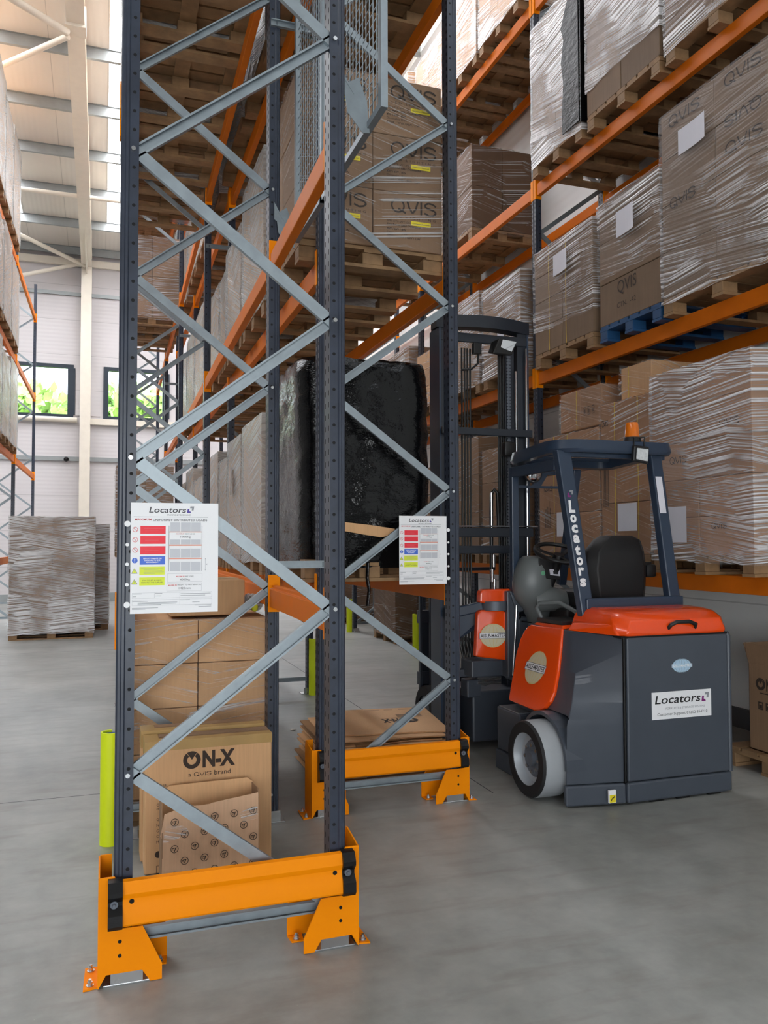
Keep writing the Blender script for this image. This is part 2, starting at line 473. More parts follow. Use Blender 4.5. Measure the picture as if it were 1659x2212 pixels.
# ------------------------------------------------------------------ world
w=bpy.data.worlds.new('sky'); SC.world=w; w.use_nodes=True
nt=w.node_tree; nt.nodes.clear(); q=N(nt)
tc=q.new('ShaderNodeTexCoord').outputs['Generated']
sx=q.new('ShaderNodeSeparateXYZ'); q.lk(tc,sx.inputs[0])
colr=q.ramp(sx.outputs[2],[(.0,(.80,.82,.82,1)),(.25,(.86,.93,1,1)),(1.,(.62,.78,1,1))])
bg=q.new('ShaderNodeBackground'); q.lk(colr,bg.inputs[0]); bg.inputs[1].default_value=WORLD
wo=q.new('ShaderNodeOutputWorld'); q.lk(bg.outputs[0],wo.inputs[0])

# ------------------------------------------------------------------ the hall
def struct(name,mb,mat,parent=None,**k):
    o=mb.obj(name,M[mat],parent,**k)
    if parent is None: o['kind']='structure'
    return o
YW=24.6
struct('floor',MB().box(-16,5.6,-9,YW+.2,-.2,0),'floor')
ground=MB().box(-40,40,YW+.25,60,-.5,-.1).obj('outdoor_ground',M['grass']); ground['kind']='structure'
# joint lines cut in the slab
jt=MB()
for y in (5.75,13.4): jt.box(-8,0.0 if y<6 else 5.3,y-.003,y+.003,.0,.0008)
for x in (-2.6,2.45): jt.box(x-.0035,x+.0035,4.9,24,.0,.0009)
struct('trim_1',jt,'ink_grey')
# end wall with its high windows
wb=MB()
wx=[(-4.9,-.88),(.04,1.72),(3.3,5.2)]; z0,z1=5.3,6.62
wb.box(-16,5.6,YW,YW+.2,0,z0-.06); wb.box(-16,5.6,YW,YW+.2,z1+.06,10.4)
edges=[-16]+[e for p in wx for e in (p[0]-.06,p[1]+.06)]+[5.6]
for a,b in zip(edges[::2],edges[1::2]): wb.box(a,b,YW,YW+.2,z0-.06,z1+.06)
struct('wall_end',wb,'cladding')
for i,(a,b) in enumerate(wx):
    f=MB(); f.box(a-.06,b+.06,YW-.04,YW+.12,z1,z1+.10); f.box(a-.06,b+.06,YW-.04,YW+.12,z0-.08,z0)
    f.box(a-.06,a+.08,YW-.04,YW+.12,z0,z1); f.box(b-.10,b+.10,YW-.04,YW+.12,z0,z1)
    if i==0: f.box(-3.0,-2.9,YW-.04,YW+.12,z0,z1)
    wo_=struct('window_%d'%(i+1),f,'window_frame')
    MB().box(a,b,YW+.05,YW+.056,z0,z1).obj('pane',M['glass'],wo_)
struct('trim_2',MB().box(-.76,-.1,YW-.03,YW,z0-.02,z1+.0),'cladding')     # infill panel between the windows
c=MB(); c.cyl((-16,YW-.09,5.14),(-.72,YW-.09,5.14),.075); struct('trim_3',c,'steel_white',smooth=40)
struct('trim_4',MB().box(-.4,5.4,YW-.13,YW-.01,5.03,5.2),'steel_white')
struct('trim_5',MB().box(-16,5.4,YW-.07,YW,3.98,4.1),'purlin')
struct('trim_6',MB().box(-16,5.4,YW-.12,YW-.02,9.55,9.75),'steel_white')
struct('trim_7',MB().box(-16,5.4,YW-.06,YW,8.7,8.8),'purlin')
struct('baseboard_end',MB().box(-16,5.4,YW-.02,YW,0,.25),'purlin')
m=MB(); m.box(-16,-9.5,-9.2,-9,0,11.9); m.box(2.4,5.6,-9.2,-9,0,11.9); m.box(-9.5,2.4,-9.2,-9,FILL_GAP_H,11.9); struct('wall_front',m,'dim_cladding')  # unseen opening in this wall, placed and sized to let in frontal fill light
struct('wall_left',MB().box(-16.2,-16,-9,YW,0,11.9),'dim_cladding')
struct('wall_right',MB().box(5.40,5.6,-9,YW,0,10.6),'side_cladding')
struct('baseboard_right',MB().box(5.36,5.4,-9,YW,0,.17),'ink_grey')
# column and rafter of the portal frame
ra=lambda y: 10.05+.06*(YW-y)
c=MB(); c.box(-.64,-.36,YW-.42,YW-.40,0,9.6); c.box(-.64,-.36,YW-.06,YW-.04,0,9.6); c.box(-.51,-.49,YW-.40,YW-.06,0,9.6)
struct('trim_8',c,'steel_white')
c=MB()
for (a,b,dz0,dz1) in ((-.64,-.36,-.62,-.60),(-.64,-.36,-.24,-.22),(-.51,-.49,-.60,-.24)):
    c.hexa([(a,-9,ra(-9)+dz0),(b,-9,ra(-9)+dz0),(b,YW-.05,ra(YW)+dz0),(a,YW-.05,ra(YW)+dz0),(a,-9,ra(-9)+dz1),(b,-9,ra(-9)+dz1),(b,YW-.05,ra(YW)+dz1),(a,YW-.05,ra(YW)+dz1)])
# haunch
c.prism([(-.515,YW-.42,9.25),(-.515,YW-.42,ra(YW)-.3),(-.515,YW-3.2,ra(YW-3.2)-.6)],(.03,0,0))
struct('trim_9',c,'steel_white')
i=10
for k in range(17):
    y=YW-.2-1.82*k; z=ra(y)
    c=MB(); c.box(-16,5.38,y-.035,y+.035,z-.225,z-.215); c.box(-16,5.38,y-.006,y+.0,z-.215,z-.012); c.box(-16,5.38,y-.035,y+.035,z-.012,z-.002)
    struct('trim_%d'%i,c,'purlin'); i+=1
for p0,p1,r in (((-2.55,24.15,8.9),(-.55,24.15,9.55),.055),((-2.7,22.6,9.85),(-.55,24.1,9.45),.055),((-2.6,20.0,9.75),(2.2,20.0,9.75),.05),((-3.4,17.0,9.9),(-.62,14.0,9.95),.05),((-3.6,11.4,9.9),(-.62,13.9,9.95),.06)):
    struct('trim_%d'%i,MB().cyl(p0,p1,r),'steel_white',smooth=40); i+=1
MB().box(-.66,-.34,13.8,14.1,ra(14)-.66,ra(14)-.3).obj('trim_%d'%i,M['steel_white'])['kind']='structure'; i+=1
# roof skin with the rooflight strips let into it
xs=[-16,-9.3,-8.2,-6.2,-5.1,-3.1,-2.03,.03,1.1,3.16,4.23,5.6]; lit={(-9.3,-8.2),(-6.2,-5.1),(-3.1,-2.03),(.03,1.1),(3.16,4.23)}
ys=[-9,-7,4.5,8.3,22.9,YW+.2]; lity={(-7,4.5),(8.3,22.9)}
rf=MB(); k=1
def cell(mb,a,b,c_,d,t0,t1):
    mb.hexa([(a,c_,ra(c_)+t0),(b,c_,ra(c_)+t0),(b,d,ra(d)+t0),(a,d,ra(d)+t0),(a,c_,ra(c_)+t1),(b,c_,ra(c_)+t1),(b,d,ra(d)+t1),(a,d,ra(d)+t1)])
for a,b in zip(xs,xs[1:]):
    for c_,d in zip(ys,ys[1:]):
        if (a,b) in lit and (c_,d) in lity and not (a>-7 and d<5):
            mb=MB(); cell(mb,a,b,c_,d,.02,.05); o=mb.obj('window_%d'%(3+k),M['rooflight']); o['kind']='structure'; k+=1
        else: cell(rf,a,b,c_,d,0,.12)
struct('ceiling',rf,'roof_cladding')
tag(MB().ell((-.99,YW-.1,4.02),.07,.1,.07).obj('alarm_sounder',M['rubber'],smooth=60),'small round black sounder on the end wall rail','sounder')
# trees beyond the end wall
random.seed(3)
def tree(x,y,h,mat,label):
    t=thing('tree',(x,y,0),label,'tree','trees beyond the end wall windows')
    MB().cyl((0,0,-.3),(0,0,h*.55),.22,.12,8).obj('trunk',M['bark'],t,smooth=60)
    c=MB()
    for s in range(2600):
        u=random.random()*2*math.pi; ph=math.acos(random.uniform(-1,1)); rr=random.uniform(.55,1)
        p=Vector((math.cos(u)*math.sin(ph)*2.15*rr,math.sin(u)*math.sin(ph)*1.5*rr,h*.62+math.cos(ph)*h*.38*rr))
        p+=Vector((noise.noise(p*1.1),noise.noise(p*1.1+Vector((9,0,0))),noise.noise(p*1.1+Vector((0,9,0)))))*.7
        a=Vector((random.gauss(0,1),random.gauss(0,1),random.gauss(0,1))).normalized()*.26; b=a.orthogonal().normalized()*.2
        c.poly([p-a,p-b,p+a,p+b])
    c.obj('foliage',M[mat],t)
for k,(x,y,h,mat) in enumerate(((-6.9,33,7.7,'leaf'),(-4.6,37,8.3,'leaf_b'),(-2.4,33,7.5,'leaf'),(.1,37,8.6,'leaf_b'),(2.2,33,8.2,'leaf'),(4.8,37,7.7,'leaf_b'),(6.9,33,7.0,'leaf'),(10.0,37,7.6,'leaf_b'))):
    tree(x,y,h,mat,'leafy green tree outside the end wall windows')

# ------------------------------------------------------------------ pallet racking
PW=.067                                  # upright width across the frame
PROF=[(-.018,-.046),(.016,-.046),(.021,-.052),(.030,-.052),(.034,-.046),(.043,-.046),(.049,-.040),(.049,-.012),(.044,-.008),(.044,.008),(.049,.012),(.049,.040),(.043,.046),(.034,.046),(.030,.052),(.021,.052),(.016,.046),(-.018,.046)]
_fc={}
def up_mesh(mirror,h):
    k=('u',mirror,h)
    if k not in _fc:
        p=[(-a if mirror else a,b) for a,b in PROF]
        mb=MB(); n=len(p)
        A=[mb.bm.verts.new((a,b,.0)) for a,b in p]; B=[mb.bm.verts.new((a,b,h)) for a,b in p]
        for i in range(n): mb.bm.faces.new((A[i],A[(i+1)%n],B[(i+1)%n],B[i]))
        mb.bm.faces.new(A); mb.bm.faces.new(B)
        _fc[k]=mb.mesh('upright'); _fc[k].materials.append(M['upright'])
    return _fc[k]
def c_channel(mb,p0,p1,wid,dep,open_dir,lip=.008,t=.003):
    """lipped C channel p0->p1 in the frame plane, open side facing open_dir (+1/-1 in Y)"""
    h=wid/2; o=open_dir
    pr=[(-h,0),(h,0),(h,o*dep),(h-lip,o*dep),(h-lip,o*(dep-t)),(h-t,o*(dep-t)),(h-t,o*t),(-h+t,o*t),(-h+t,o*(dep-t)),(-h+lip,o*(dep-t)),(-h+lip,o*dep),(-h,o*dep)]
    p0=Vector(p0);p1=Vector(p1);d=(p1-p0).normalized();side=Vector((-d.z,0,d.x)); yd=Vector((0,1,0))
    A=[mb.bm.verts.new(p0+side*a+yd*b) for a,b in pr]; B=[mb.bm.verts.new(p1+side*a+yd*b) for a,b in pr]; n=len(pr)
    for i in range(n): mb.bm.faces.new((A[i],A[(i+1)%n],B[(i+1)%n],B[i]))
    # cap as strips
    for q in (A,B):
        for f in ((0,1,6,7),(1,2,5,6),(2,3,4,5),(0,7,8,11),(8,9,10,11)): mb.bm.faces.new([q[i] for i in f])
def rack_frame(x0,x1,y,label,mirror=False,h=8.3,group='upright frames of the pallet racking',detail=True):
    """two navy uprights with zig-zag galvanised bracing; x0,x1 outer faces"""
    t=thing('pallet_rack',(x0,y,0),label,'pallet rack',group); D=x1-x0
    for mir,x in ((True,.049),(False,D-.049)):
        o=link('upright',up_mesh(mir,h),None,t,loc=(x,0,.006))
        fp=MB().box(x-.085,x+.085,-.065,.065,0,.008,bev=.002); fp.obj('foot_plate',M['zinc'],t)
        MB().box(x-.058,x+.058,-.062,-.05,.008,.07).obj('foot_bracket',M['zinc'],t)
    xl,xr=.058,D-.058
    zl=[.765+1.21*k for k in range(7) if .765+1.21*k<h]; zr=[.165+1.21*k for k in range(8) if .165+1.21*k<h]
    if mirror: xl,xr=xr,xl
    pts=[]
    for k in range(14):
        z=.165+.605*k
        if z>h-.05: break
        pts.append((xr if k%2==0 else xl,0,z))
    for a,b in zip(pts,pts[1:]):
        up=(b[2]-a[2])*(b[0]-a[0])>0          # rises to the right
        mb=MB(); k=('b',round(a[0],3),round(a[2],3),round(b[0],3))
        yo=-.012 if up else -.034
        dd=(Vector(b)-Vector(a)).normalized()*.012
        c_channel(mb,(a[0]-dd.x,yo if up else yo,a[2]-dd.z),(b[0]+dd.x,yo,b[2]+dd.z),.047,.022,-1 if up else 1)
        mb.obj('brace',M['galv'],t)
    mb=MB(); c_channel(mb,(.03,-.01,.163),(D-.03,-.01,.163),.045,.022,-1); mb.obj('brace',M['galv'],t)
    if detail:
        for p in pts:
            sg=-1 if p[0]<D/2 else 1
            MB().cyl((p[0]+sg*.012,-.058,p[2]+.0),(p[0]+sg*.012,-.044,p[2]),.009,n=8).obj('bolt',M['zinc'],t)
    return t
BH=.13
def beam(x,y0,y1,z,side,label,xb=None,group='orange beams of the pallet racking',detail=False):
    """step beam from frame y0 to frame y1; x = outer face of the uprights, side = +1 when the aisle is at +X"""
    xb=x if xb is None else xb
    t=thing('rack_beam',(x,y0,z),label,'rack beam',group); L=y1-y0; dx=xb-x; s=side
    a=-s*.008; b=-s*.058
    mb=MB()
    pr=[(a,0),(a,BH),(b+s*.018,BH),(b+s*.018,BH-.022),(b,BH-.022),(b,0)]
    ya,yb=.056,L-.056
    A=[(u+dx*ya/L,ya,v) for u,v in pr]; B=[(u+dx*yb/L,yb,v) for u,v in pr]
    mb.prism(A,Vector(B[0])-Vector(A[0])); mb.obj('beam_rail',M['beam_orange'],t,bevel=.004)
    for yy,xx,sg in ((.05,0,1),(L-.05,dx,-1)):
        m2=MB(); m2.box(min(xx+s*.004,xx-s*.068),max(xx+s*.004,xx-s*.068),yy-.002 if sg>0 else yy-.004,yy+.004 if sg>0 else yy+.002,-.03,.19)
        m2.box(min(xx,xx+s*.005),max(xx,xx+s*.005),yy-.045*sg if sg>0 else yy,yy if sg>0 else yy+.045,-.03,.19)
        m2.obj('beam_connector',M['orange'],t)
        if detail:
            for zz in (-.008,.17): MB().cyl((xx-s*.03,yy-.0065*sg,zz),(xx-s*.03,yy-.003*sg,zz),.007,n=8).obj('bolt_hole',M['cavity'],t)
    return t
LV=[1.27,3.29,5.31,7.35]
LR=[1.27,3.34,5.40,7.46]
names=['first','second','third','top']
# near double row: left run A and right run B, standing back to back
AY=[3.32,4.87,8.8,12.75,16.7,20.6]; AX=[.053,.095,.165,.235,.30,.37]; AD=.907
BY=[4.87,8.8,12.75,16.7]; BX=[1.248,1.262,1.30,1.36]; BD=.937
fl=['navy end frame nearest the camera with galvanised zigzag braces and load sign','navy frame just behind the big nearest end frame, galvanised zigzag braces','third navy frame back along the left run of the double row','fourth navy frame back along the left run of the double row','fifth navy frame back along the left run of the double row','last navy frame along the left run, close to the end wall']
for k,y in enumerate(AY): rack_frame(AX[k],AX[k]+AD,y,fl[k],detail=k<2)
fl=['navy end frame beside the forklift with zigzag braces and load sign','second navy frame of the right run, behind the black wrapped pallet','third navy frame back along the right run of the double row','fourth navy frame back along the right run of the double row']
for k,y in enumerate(BY): rack_frame(BX[k],BX[k]+BD,y,fl[k],mirror=True,detail=k<1)
RX=4.40; RD=.92; RY=[4.06,7.72,11.12,14.52,17.92]
fl=['navy frame of the wall side rack just outside the right picture edge','navy wall side rack frame standing behind the forklift mast','navy wall side rack frame two bays back, by a yellow post guard','navy wall side rack frame three bays back','navy wall side rack frame four bays back']
for k,y in enumerate(RY): rack_frame(RX,RX+RD,y,fl[k],mirror=True,detail=False)
LY=[13.4,18.0,22.5]; LX=[-1.72,-1.69,-1.66]
fl=['navy far left rack frame partly outside the left picture edge','navy far left rack frame, second from the end wall','navy far left rack frame nearest the end wall windows']
for k,y in enumerate(LY): rack_frame(LX[k]-.9,LX[k],y,fl[k],detail=False)
bn=['short first bay','second bay','third bay','fourth bay','fifth bay']
for k in range(5):
    for l,z in enumerate(LV):
        if k==0 and l>1: continue
        beam(AX[k]+AD,AY[k],AY[k+1],z,1,'orange %s level beam, inner side of the left run, %s'%(names[l],bn[k]),AX[k+1]+AD,detail=k<1)
        beam(AX[k],AY[k],AY[k+1],z,-1,'orange %s level beam, aisle side of the left run, %s'%(names[l],bn[k]),AX[k+1])
for k in range(3):
    for l,z in enumerate(LV):
        beam(BX[k]+BD,BY[k],BY[k+1],z,1,'orange %s level beam, forklift side of the right run, %s'%(names[l],bn[k][6:] if k==0 else bn[k]),BX[k+1]+BD)
        beam(BX[k],BY[k],BY[k+1],z,-1,'orange %s level beam, inner side of the right run, %s'%(names[l],bn[k][6:] if k==0 else bn[k]),BX[k+1])
for k in range(4):
    for l,z in enumerate(LR):
        beam(RX,RY[k],RY[k+1],z,-1,'orange %s level front beam of the wall side rack, %s'%(names[l],('nearest bay','bay behind the mast','third bay','fourth bay')[k]))
        beam(RX+RD,RY[k],RY[k+1],z,1,'orange %s level rear beam of the wall side rack, %s'%(names[l],('nearest bay','bay behind the mast','third bay','fourth bay')[k]))
for k in range(2):
    for l,z in enumerate(LV):
        beam(LX[k],LY[k],LY[k+1],z,1,'orange %s level beam of the far left rack, %s'%(names[l],('nearer bay','bay next to the end wall')[k]),LX[k+1])
# row spacers between the back to back runs
for k in range(1,5):
    xa=AX[k]+AD; xb=BX[k-1]; y=AY[k]-.06
    for z in (1.52,4.83,6.5):
        t=MB().box(xa-.06,xb+.06,y+.008,y+.0135,z-.022,z+.022).box(xa-.06,xb+.06,y-.008,y+.008,z+.016,z+.022).box(xa-.06,xb+.06,y-.008,y+.008,z-.022,z-.016)
        tag(t.obj('row_spacer',M['galv']),'galvanised %s row spacer joining the %s frames of the two runs'%({1.52:'low',4.83:'middle',6.5:'high'}[z],('nearest','second pair of','third pair of','farthest')[k-1]),'row spacer','row spacers between the back to back runs')

# ------------------------------------------------------------------ end barriers
def barrier(loc,W,label):
    """orange rack end guard: two corner guards, a sigma rail and rubber end strips. W = distance between outer faces"""
    t=thing('rack_end_guard',loc,label,'rack guard','orange rack end guards')
    for sg,x0 in ((1,0.0),(-1,W)):
        X=lambda u: x0+sg*u
        mb=MB()
        front=[(0,.405),(.057,.405),(.066,.39),(.036,.388),(.034,.212),(.160,.210),(.231,.061),(.231,.003),(.188,.003),(.158,.049),(.030,.049),(.004,.003),(0,.003)]
        mb.prism([(X(a),0,b) for a,b in front],(0,.006,0))
        mb.prism([(X(0),.0062,.003),(X(0),.0062,.405),(X(0),.165,.43),(X(0),.175,.40),(X(0),.175,.003)],(sg*.006,0,0))
        mb.prism([(X(.0062),.17,.003),(X(.0062),.17,.43),(X(.05),.17,.43),(X(.05),.17,.20),(X(.20),.17,.20),(X(.262),.17,.13),(X(.262),.17,.003)],(0,.006,0))
        g=mb.obj('corner_guard',M['orange'],t)
        mf=MB(); mf.prism([(X(0),.012,.006),(X(-.05),.002,.006),(X(-.045),.17,.006),(X(0),.17,.006)],(0,0,-.0055)); mf.obj('floor_flange',M['orange'],g); mf=MB(); mf.prism([(X(.20),.17,.006),(X(.262),.17,.006),(X(.255),.11,.006),(X(.205),.11,.006)],(0,0,-.0055))
        mf.obj('floor_flange',M['orange'],g)
        for a,b in ((-.026,.03),(-.024,.14),(.232,.13)):
            mb=MB(); mb.cyl((X(a),b,.006),(X(a),b,.010),.014,n=12); mb.cyl((X(a),b,.010),(X(a),b,.022),.010,n=6); mb.cyl((X(a),b,.022),(X(a),b,.030),.006,n=8); mb.obj('anchor_bolt',M['zinc'],t)
        for b in (.165,.113): MB().cyl((X(.078),-.0015,b),(X(.078),.001,b),.007,n=12).obj('bolt_hole',M['cavity'],t)
    prof=[(-.010,.397),(-.034,.395),(-.044,.352),(-.042,.344),(-.036,.332),(-.036,.312),(-.046,.288),(-.050,.243),(-.046,.236),(-.012,.224),(-.012,.230),(-.040,.240),(-.044,.246),(-.040,.286),(-.030,.312),(-.030,.332),(-.038,.348),(-.030,.388),(-.010,.391)]
    mb=MB(); x0,x1=.086,W-.082
    A=[mb.bm.verts.new((x0,a,b)) for a,b in prof]; B=[mb.bm.verts.new((x1,a,b)) for a,b in prof]; n=len(prof)
    for i in range(n): mb.bm.faces.new((A[i],A[(i+1)%n],B[(i+1)%n],B[i]))
    o=mb.obj('guard_rail',M['orange'],t,smooth=25)
    for xa,xb in ((.034,.0855),(W-.0815,W-.03)):
        pr=[(-.0,.400),(-.040,.398),(-.060,.366),(-.060,.35),(-.036,.326),(-.036,.312),(-.062,.284),(-.064,.246),(-.052,.230),(-.0,.218)]
        mb=MB(); A=[(xa,a,b) for a,b in pr]; mb.prism(A,(xb-xa,0,0)); s=mb.obj('rubber_end_strip',M['rubber'],t,smooth=25)
        xc=(xa+xb)/2-.004; m=MB(); m.cyl((xc,-.034,.319),(xc,-.046,.319),.014,n=14); m.cyl((xc,-.046,.319),(xc,-.053,.319),.008,.005,n=10); m.obj('bolt',M['hub'],t,smooth=40)
    for x in (.118,W-.112): MB().cyl((x,-.0372,.322),(x,-.030,.322),.009,n=14).obj('bolt_hole',M['cavity'],t)
    return t
barrier((-.002,3.25,0),1.012,'orange end guard with rail at the foot of the nearest rack frame')
barrier((1.18+.018,4.80,0),1.035,'orange end guard with rail at the foot of the frame beside the forklift')

# ------------------------------------------------------------------ load signs
def load_sign(loc,w,h,label,fix_left):
    t=thing('load_sign',loc,label,'sign','load signs on the end frames')
    MB().box(0,w,0,.003,0,h).obj('sign_panel',M['white'],t)
    S=w/1410.
    U=lambda x:(x-120)*S
    V=lambda y:(1930-y)*h/1830.
    def fl(): return Flat((0,0,0),(1,0,0),(0,0,1),.0008)
    def tx(f,s,x0,x1,y0,y1,**k): f.text(s,U(x0),V(y1),U(x1)-U(x0),V(y0)-V(y1),**k)
    f=fl(); tx(f,'Locators',405,1000,168,265,bold=.012,shear=.18); f.obj('lettering',M['ink_grey'],t)
    a=fl();b=fl(); arrow_logo(a,b,U(1015),V(265),U(1125)-U(1015)); a.obj('logo_mark',M['purple'],t); b.obj('logo_mark',M['mid_grey'],t)
    f=fl(); tx(f,'RACKING & MEZZANINES',690,1080,288,312); tx(f,'UNIFORMLY DISTRIBUTED LOADS',470,1345,366,404,bold=.008)
    tx(f,'BEAM LOAD',985,1145,606,626); tx(f,'1000kg',912,1075,650,690); tx(f,'BAY LOAD',990,1128,1316,1336); tx(f,'4000kg',905,1068,1362,1402)
    tx(f,'HEIGHT TO FIRST BEAM (X)',868,1248,1460,1484); tx(f,'1425mm',890,1080,1506,1540); tx(f,'X',1334,1352,1118,1140)
    tx(f,'IF IN DOUBT ALWAYS',310,610,1376,1398); tx(f,'CONTACT THE SUPPLIER',292,628,1410,1432)
    f.obj('lettering',M['ink_grey'],t)
    for a_ in ((185,445,360,396),(838,972,606,626),(845,978,1316,1336),(718,855,1460,1484)):
        f=fl(); tx(f,'MAXIMUM',*a_,bold=.01); f.obj('lettering',M['faint_red'],t)
    for y0,y1 in ((485,615),(652,782),(822,955)): Flat((0,0,0),(1,0,0),(0,0,1),.0005).rect(U(272),U(672),V(y1),V(y0)).obj('red_warning_block',M['red'],t)
    f=fl()
    for y0 in (485,652,822):
        for k,(p,q_) in enumerate(((330,640),(345,560),(350,600))):
            if y0==652 and k!=1: continue
            f.rect(U(p),U(q_),V(y0+44+k*28),V(y0+40+k*28))
    f.obj('small_print',M['faint_red'],t)
    for y in (545,714,884):
        f=fl(); f.arc(U(192),V(y),U(154)-U(120),U(162)-U(120),n=28); f.line(U(164),V(y-27),U(220),V(y+27),.0018); f.obj('prohibition_symbol',M['faint_red'],t)
    f=Flat((0,0,0),(1,0,0),(0,0,1),.0005); f.rect(U(265),U(668),V(1125),V(988)); f.disc(U(188),V(1056),U(165)-U(120)); f.obj('blue_instruction_block',M['blue'],t)
    f=fl(); tx(f,'REPORT DAMAGE ON',322,610,1012,1036,bold=.02); tx(f,'RACKING TO SITE',342,590,1043,1068,bold=.02); tx(f,'MANAGEMENT',368,562,1076,1098,bold=.02); tx(f,'!',180,196,1022,1090,bold=.03); f.obj('lettering',M['white'],t)
    f=Flat((0,0,0),(1,0,0),(0,0,1),.0005); f.rect(U(262),U(662),V(1295),V(1160)); f.rect(U(262),U(662),V(1468),V(1335))
    for y in (1235,1412): f.poly([(U(138),V(y+32)),(U(230),V(y+32)),(U(184),V(y-45))])
    f.obj('yellow_caution_block',M['lime'],t)
    f=fl()
    for y in (1235,1412):
        f.pl([(U(138),V(y+32)),(U(230),V(y+32)),(U(184),V(y-45)),(U(138),V(y+32))],.0018); f.rect(U(181),U(187),V(y+8),V(y-22)); f.rect(U(181),U(187),V(y+22),V(y+14))
    for k,(p,q_) in enumerate(((285,640),(330,560),(330,620),(330,650),(330,510))): f.rect(U(p),U(q_),V(1186+k*22),V(1182+k*22))
    f.rect(U(165),U(1362),V(336),V(331))
    for x in (726,1262): f.rect(U(x-4),U(x+4),V(1240),V(480))
    f.frame(U(705),U(1270),V(1420),V(1280),.0005); f.frame(U(697),U(1262),V(1570),V(1440),.0005)
    f.line(U(1318),V(1025),U(1318),V(1232),.0008)
    for y,d in ((1025,16),(1232,-16)): f.poly([(U(1318),V(y)),(U(1311),V(y+d)),(U(1325),V(y+d))])
    f.frame(U(150),U(1430),V(1680),V(1590),.0005); f.frame(U(150),U(1430),V(1800),V(1705),.0005); f.rect(U(500),U(502),V(1680),V(1590)); f.rect(U(905),U(907),V(1800),V(1590))
    for p,q_,y in ((158,300,1605),(160,215,1648),(512,625,1602),(512,610,1644),(918,1410,1615),(918,1320,1645),(155,395,1728),(240,865,1752),(240,850,1770),(240,610,1786),(912,1070,1716),(1110,1228,1756),(150,560,1838),(150,360,1856),(1150,1420,1810),(1210,1420,1834)): f.rect(U(p),U(q_),V(y+4),V(y-3))
    f.obj('ruled_lines',M['mid_grey'],t)
    for y0,y1 in ((425,577),(711,792),(862,1012),(1085,1236)):
        for x in (748,918,1086): fl().rect(U(x),U(x+157),V(y1),V(y0)).obj('diagram_load',M['diagram_grey'],t)
    for y0,y1 in ((578,590),(796,816),(1020,1038)): fl().rect(U(732),U(1255),V(y1),V(y0)).obj('diagram_beam',M['salmon'],t)
    for k,zz in enumerate((.345,.265,.190,.112,.035)):
        r=.0115 if k in (0,4) else .0068; x=-.012 if fix_left else w+.012
        m=MB(); m.cyl((x,-.003,zz),(x,.0035,zz),r,r,n=16); m.obj('fixing_button',M['white'],t,smooth=40)
    return t
load_sign((.1015,3.270,1.38),.332,.427,'white load notice at eye level on the nearest end frame',True)
load_sign((1.767,4.8200,1.386),.324,.434,'white load notice on the end frame beside the forklift',False)

# ------------------------------------------------------------------ mesh back guard on the short first bay
t=thing('mesh_guard_panel',(1.08,3.15,3.47),'galvanised wire mesh panel hung behind the short first bay','mesh panel')
m=MB(); 
for y0,y1 in ((0,.04),(.98,1.02),(1.59,1.63)): m.box(-.0,.03,y0,y1,0,2.4)
m.box(0,.03,.04,1.59,0,.03); m.box(0,.03,.04,1.59,2.37,2.4); m.obj('panel_frame',M['galv'],t)
m=MB()
for k in range(32): m.box(.012,.0155,.045+k*.05,.0485+k*.05,.03,2.37)
for k in range(47): m.box(.0155,.019,.04,1.59,.05+k*.05,.0535+k*.05)
m.obj('wire_mesh',M['galv'],t)
for yy in (.19,1.66):
    for zz in (.0,1.5):
        m=MB(); m.prism([(-.116,yy,zz+.245),(-.085,yy,zz+.19),(-.04,yy,zz+.22),(.0,yy,zz+.12),(.012,yy,zz-.02),(-.02,yy,zz-.025),(-.09,yy,zz+.06),(-.10,yy,zz+.13),(-.116,yy,zz+.14)],(0,.004,0)); m.prism([(-.11,yy-.002,zz+.21),(-.06,yy-.002,zz+.14),(-.055,yy-.002,zz+.146),(-.105,yy-.002,zz+.216)],(0,.003,0)); m.obj('offset_bracket',M['galv'],t)

# ------------------------------------------------------------------ post protectors
def protector(x,y,label,h=.61,r=.055):
    t=thing('post_protector',(x,y,0),label,'post protector','yellow post protectors')
    m=MB(); n=20; R=[]
    for rr,z in ((r,0),(r,h),(r-.012,h),(r-.012,0)):
        R.append([(rr*math.cos(a),rr*math.sin(a),z) for a in [math.pi*(.35+1.3*k/(n-1))+math.pi*.0 for k in range(n)]])
    vs=[[m.bm.verts.new(p) for p in r_] for r_ in R]
    for A,B in zip(vs,vs[1:]+vs[:1]):
        for k in range(n-1): m.bm.faces.new((A[k],A[k+1],B[k+1],B[k]))
    m.bm.faces.new([v[0] for v in vs]); m.bm.faces.new([v[-1] for v in vs])
    m.obj('shell',M['yellow'],t,smooth=40)
    m=MB(); m.cyl((0.002,0,0.01),(0.002,0,h-.012),r-.013,n=20); m.obj('foam_core',M['foam'],t,smooth=40)
    return t
p=protector(.055,4.79,'yellow post protector with blue foam, low on the left of the nearest frame'); p.rotation_euler=(0,0,rad(20))
for x,y,l in ((2.19,8.69,'yellow post protector seen between the two end frames'),(RX-.064,11.12,'yellow post protector beside the forklift carriage'),(RX-.064,14.52,'yellow post protector farthest back under the right run')):
    q_=protector(x,y,l); q_.rotation_euler=(0,0,rad(200 if x<4 else 20))
    if x<4: q_.rotation_euler=(0,0,rad(110))
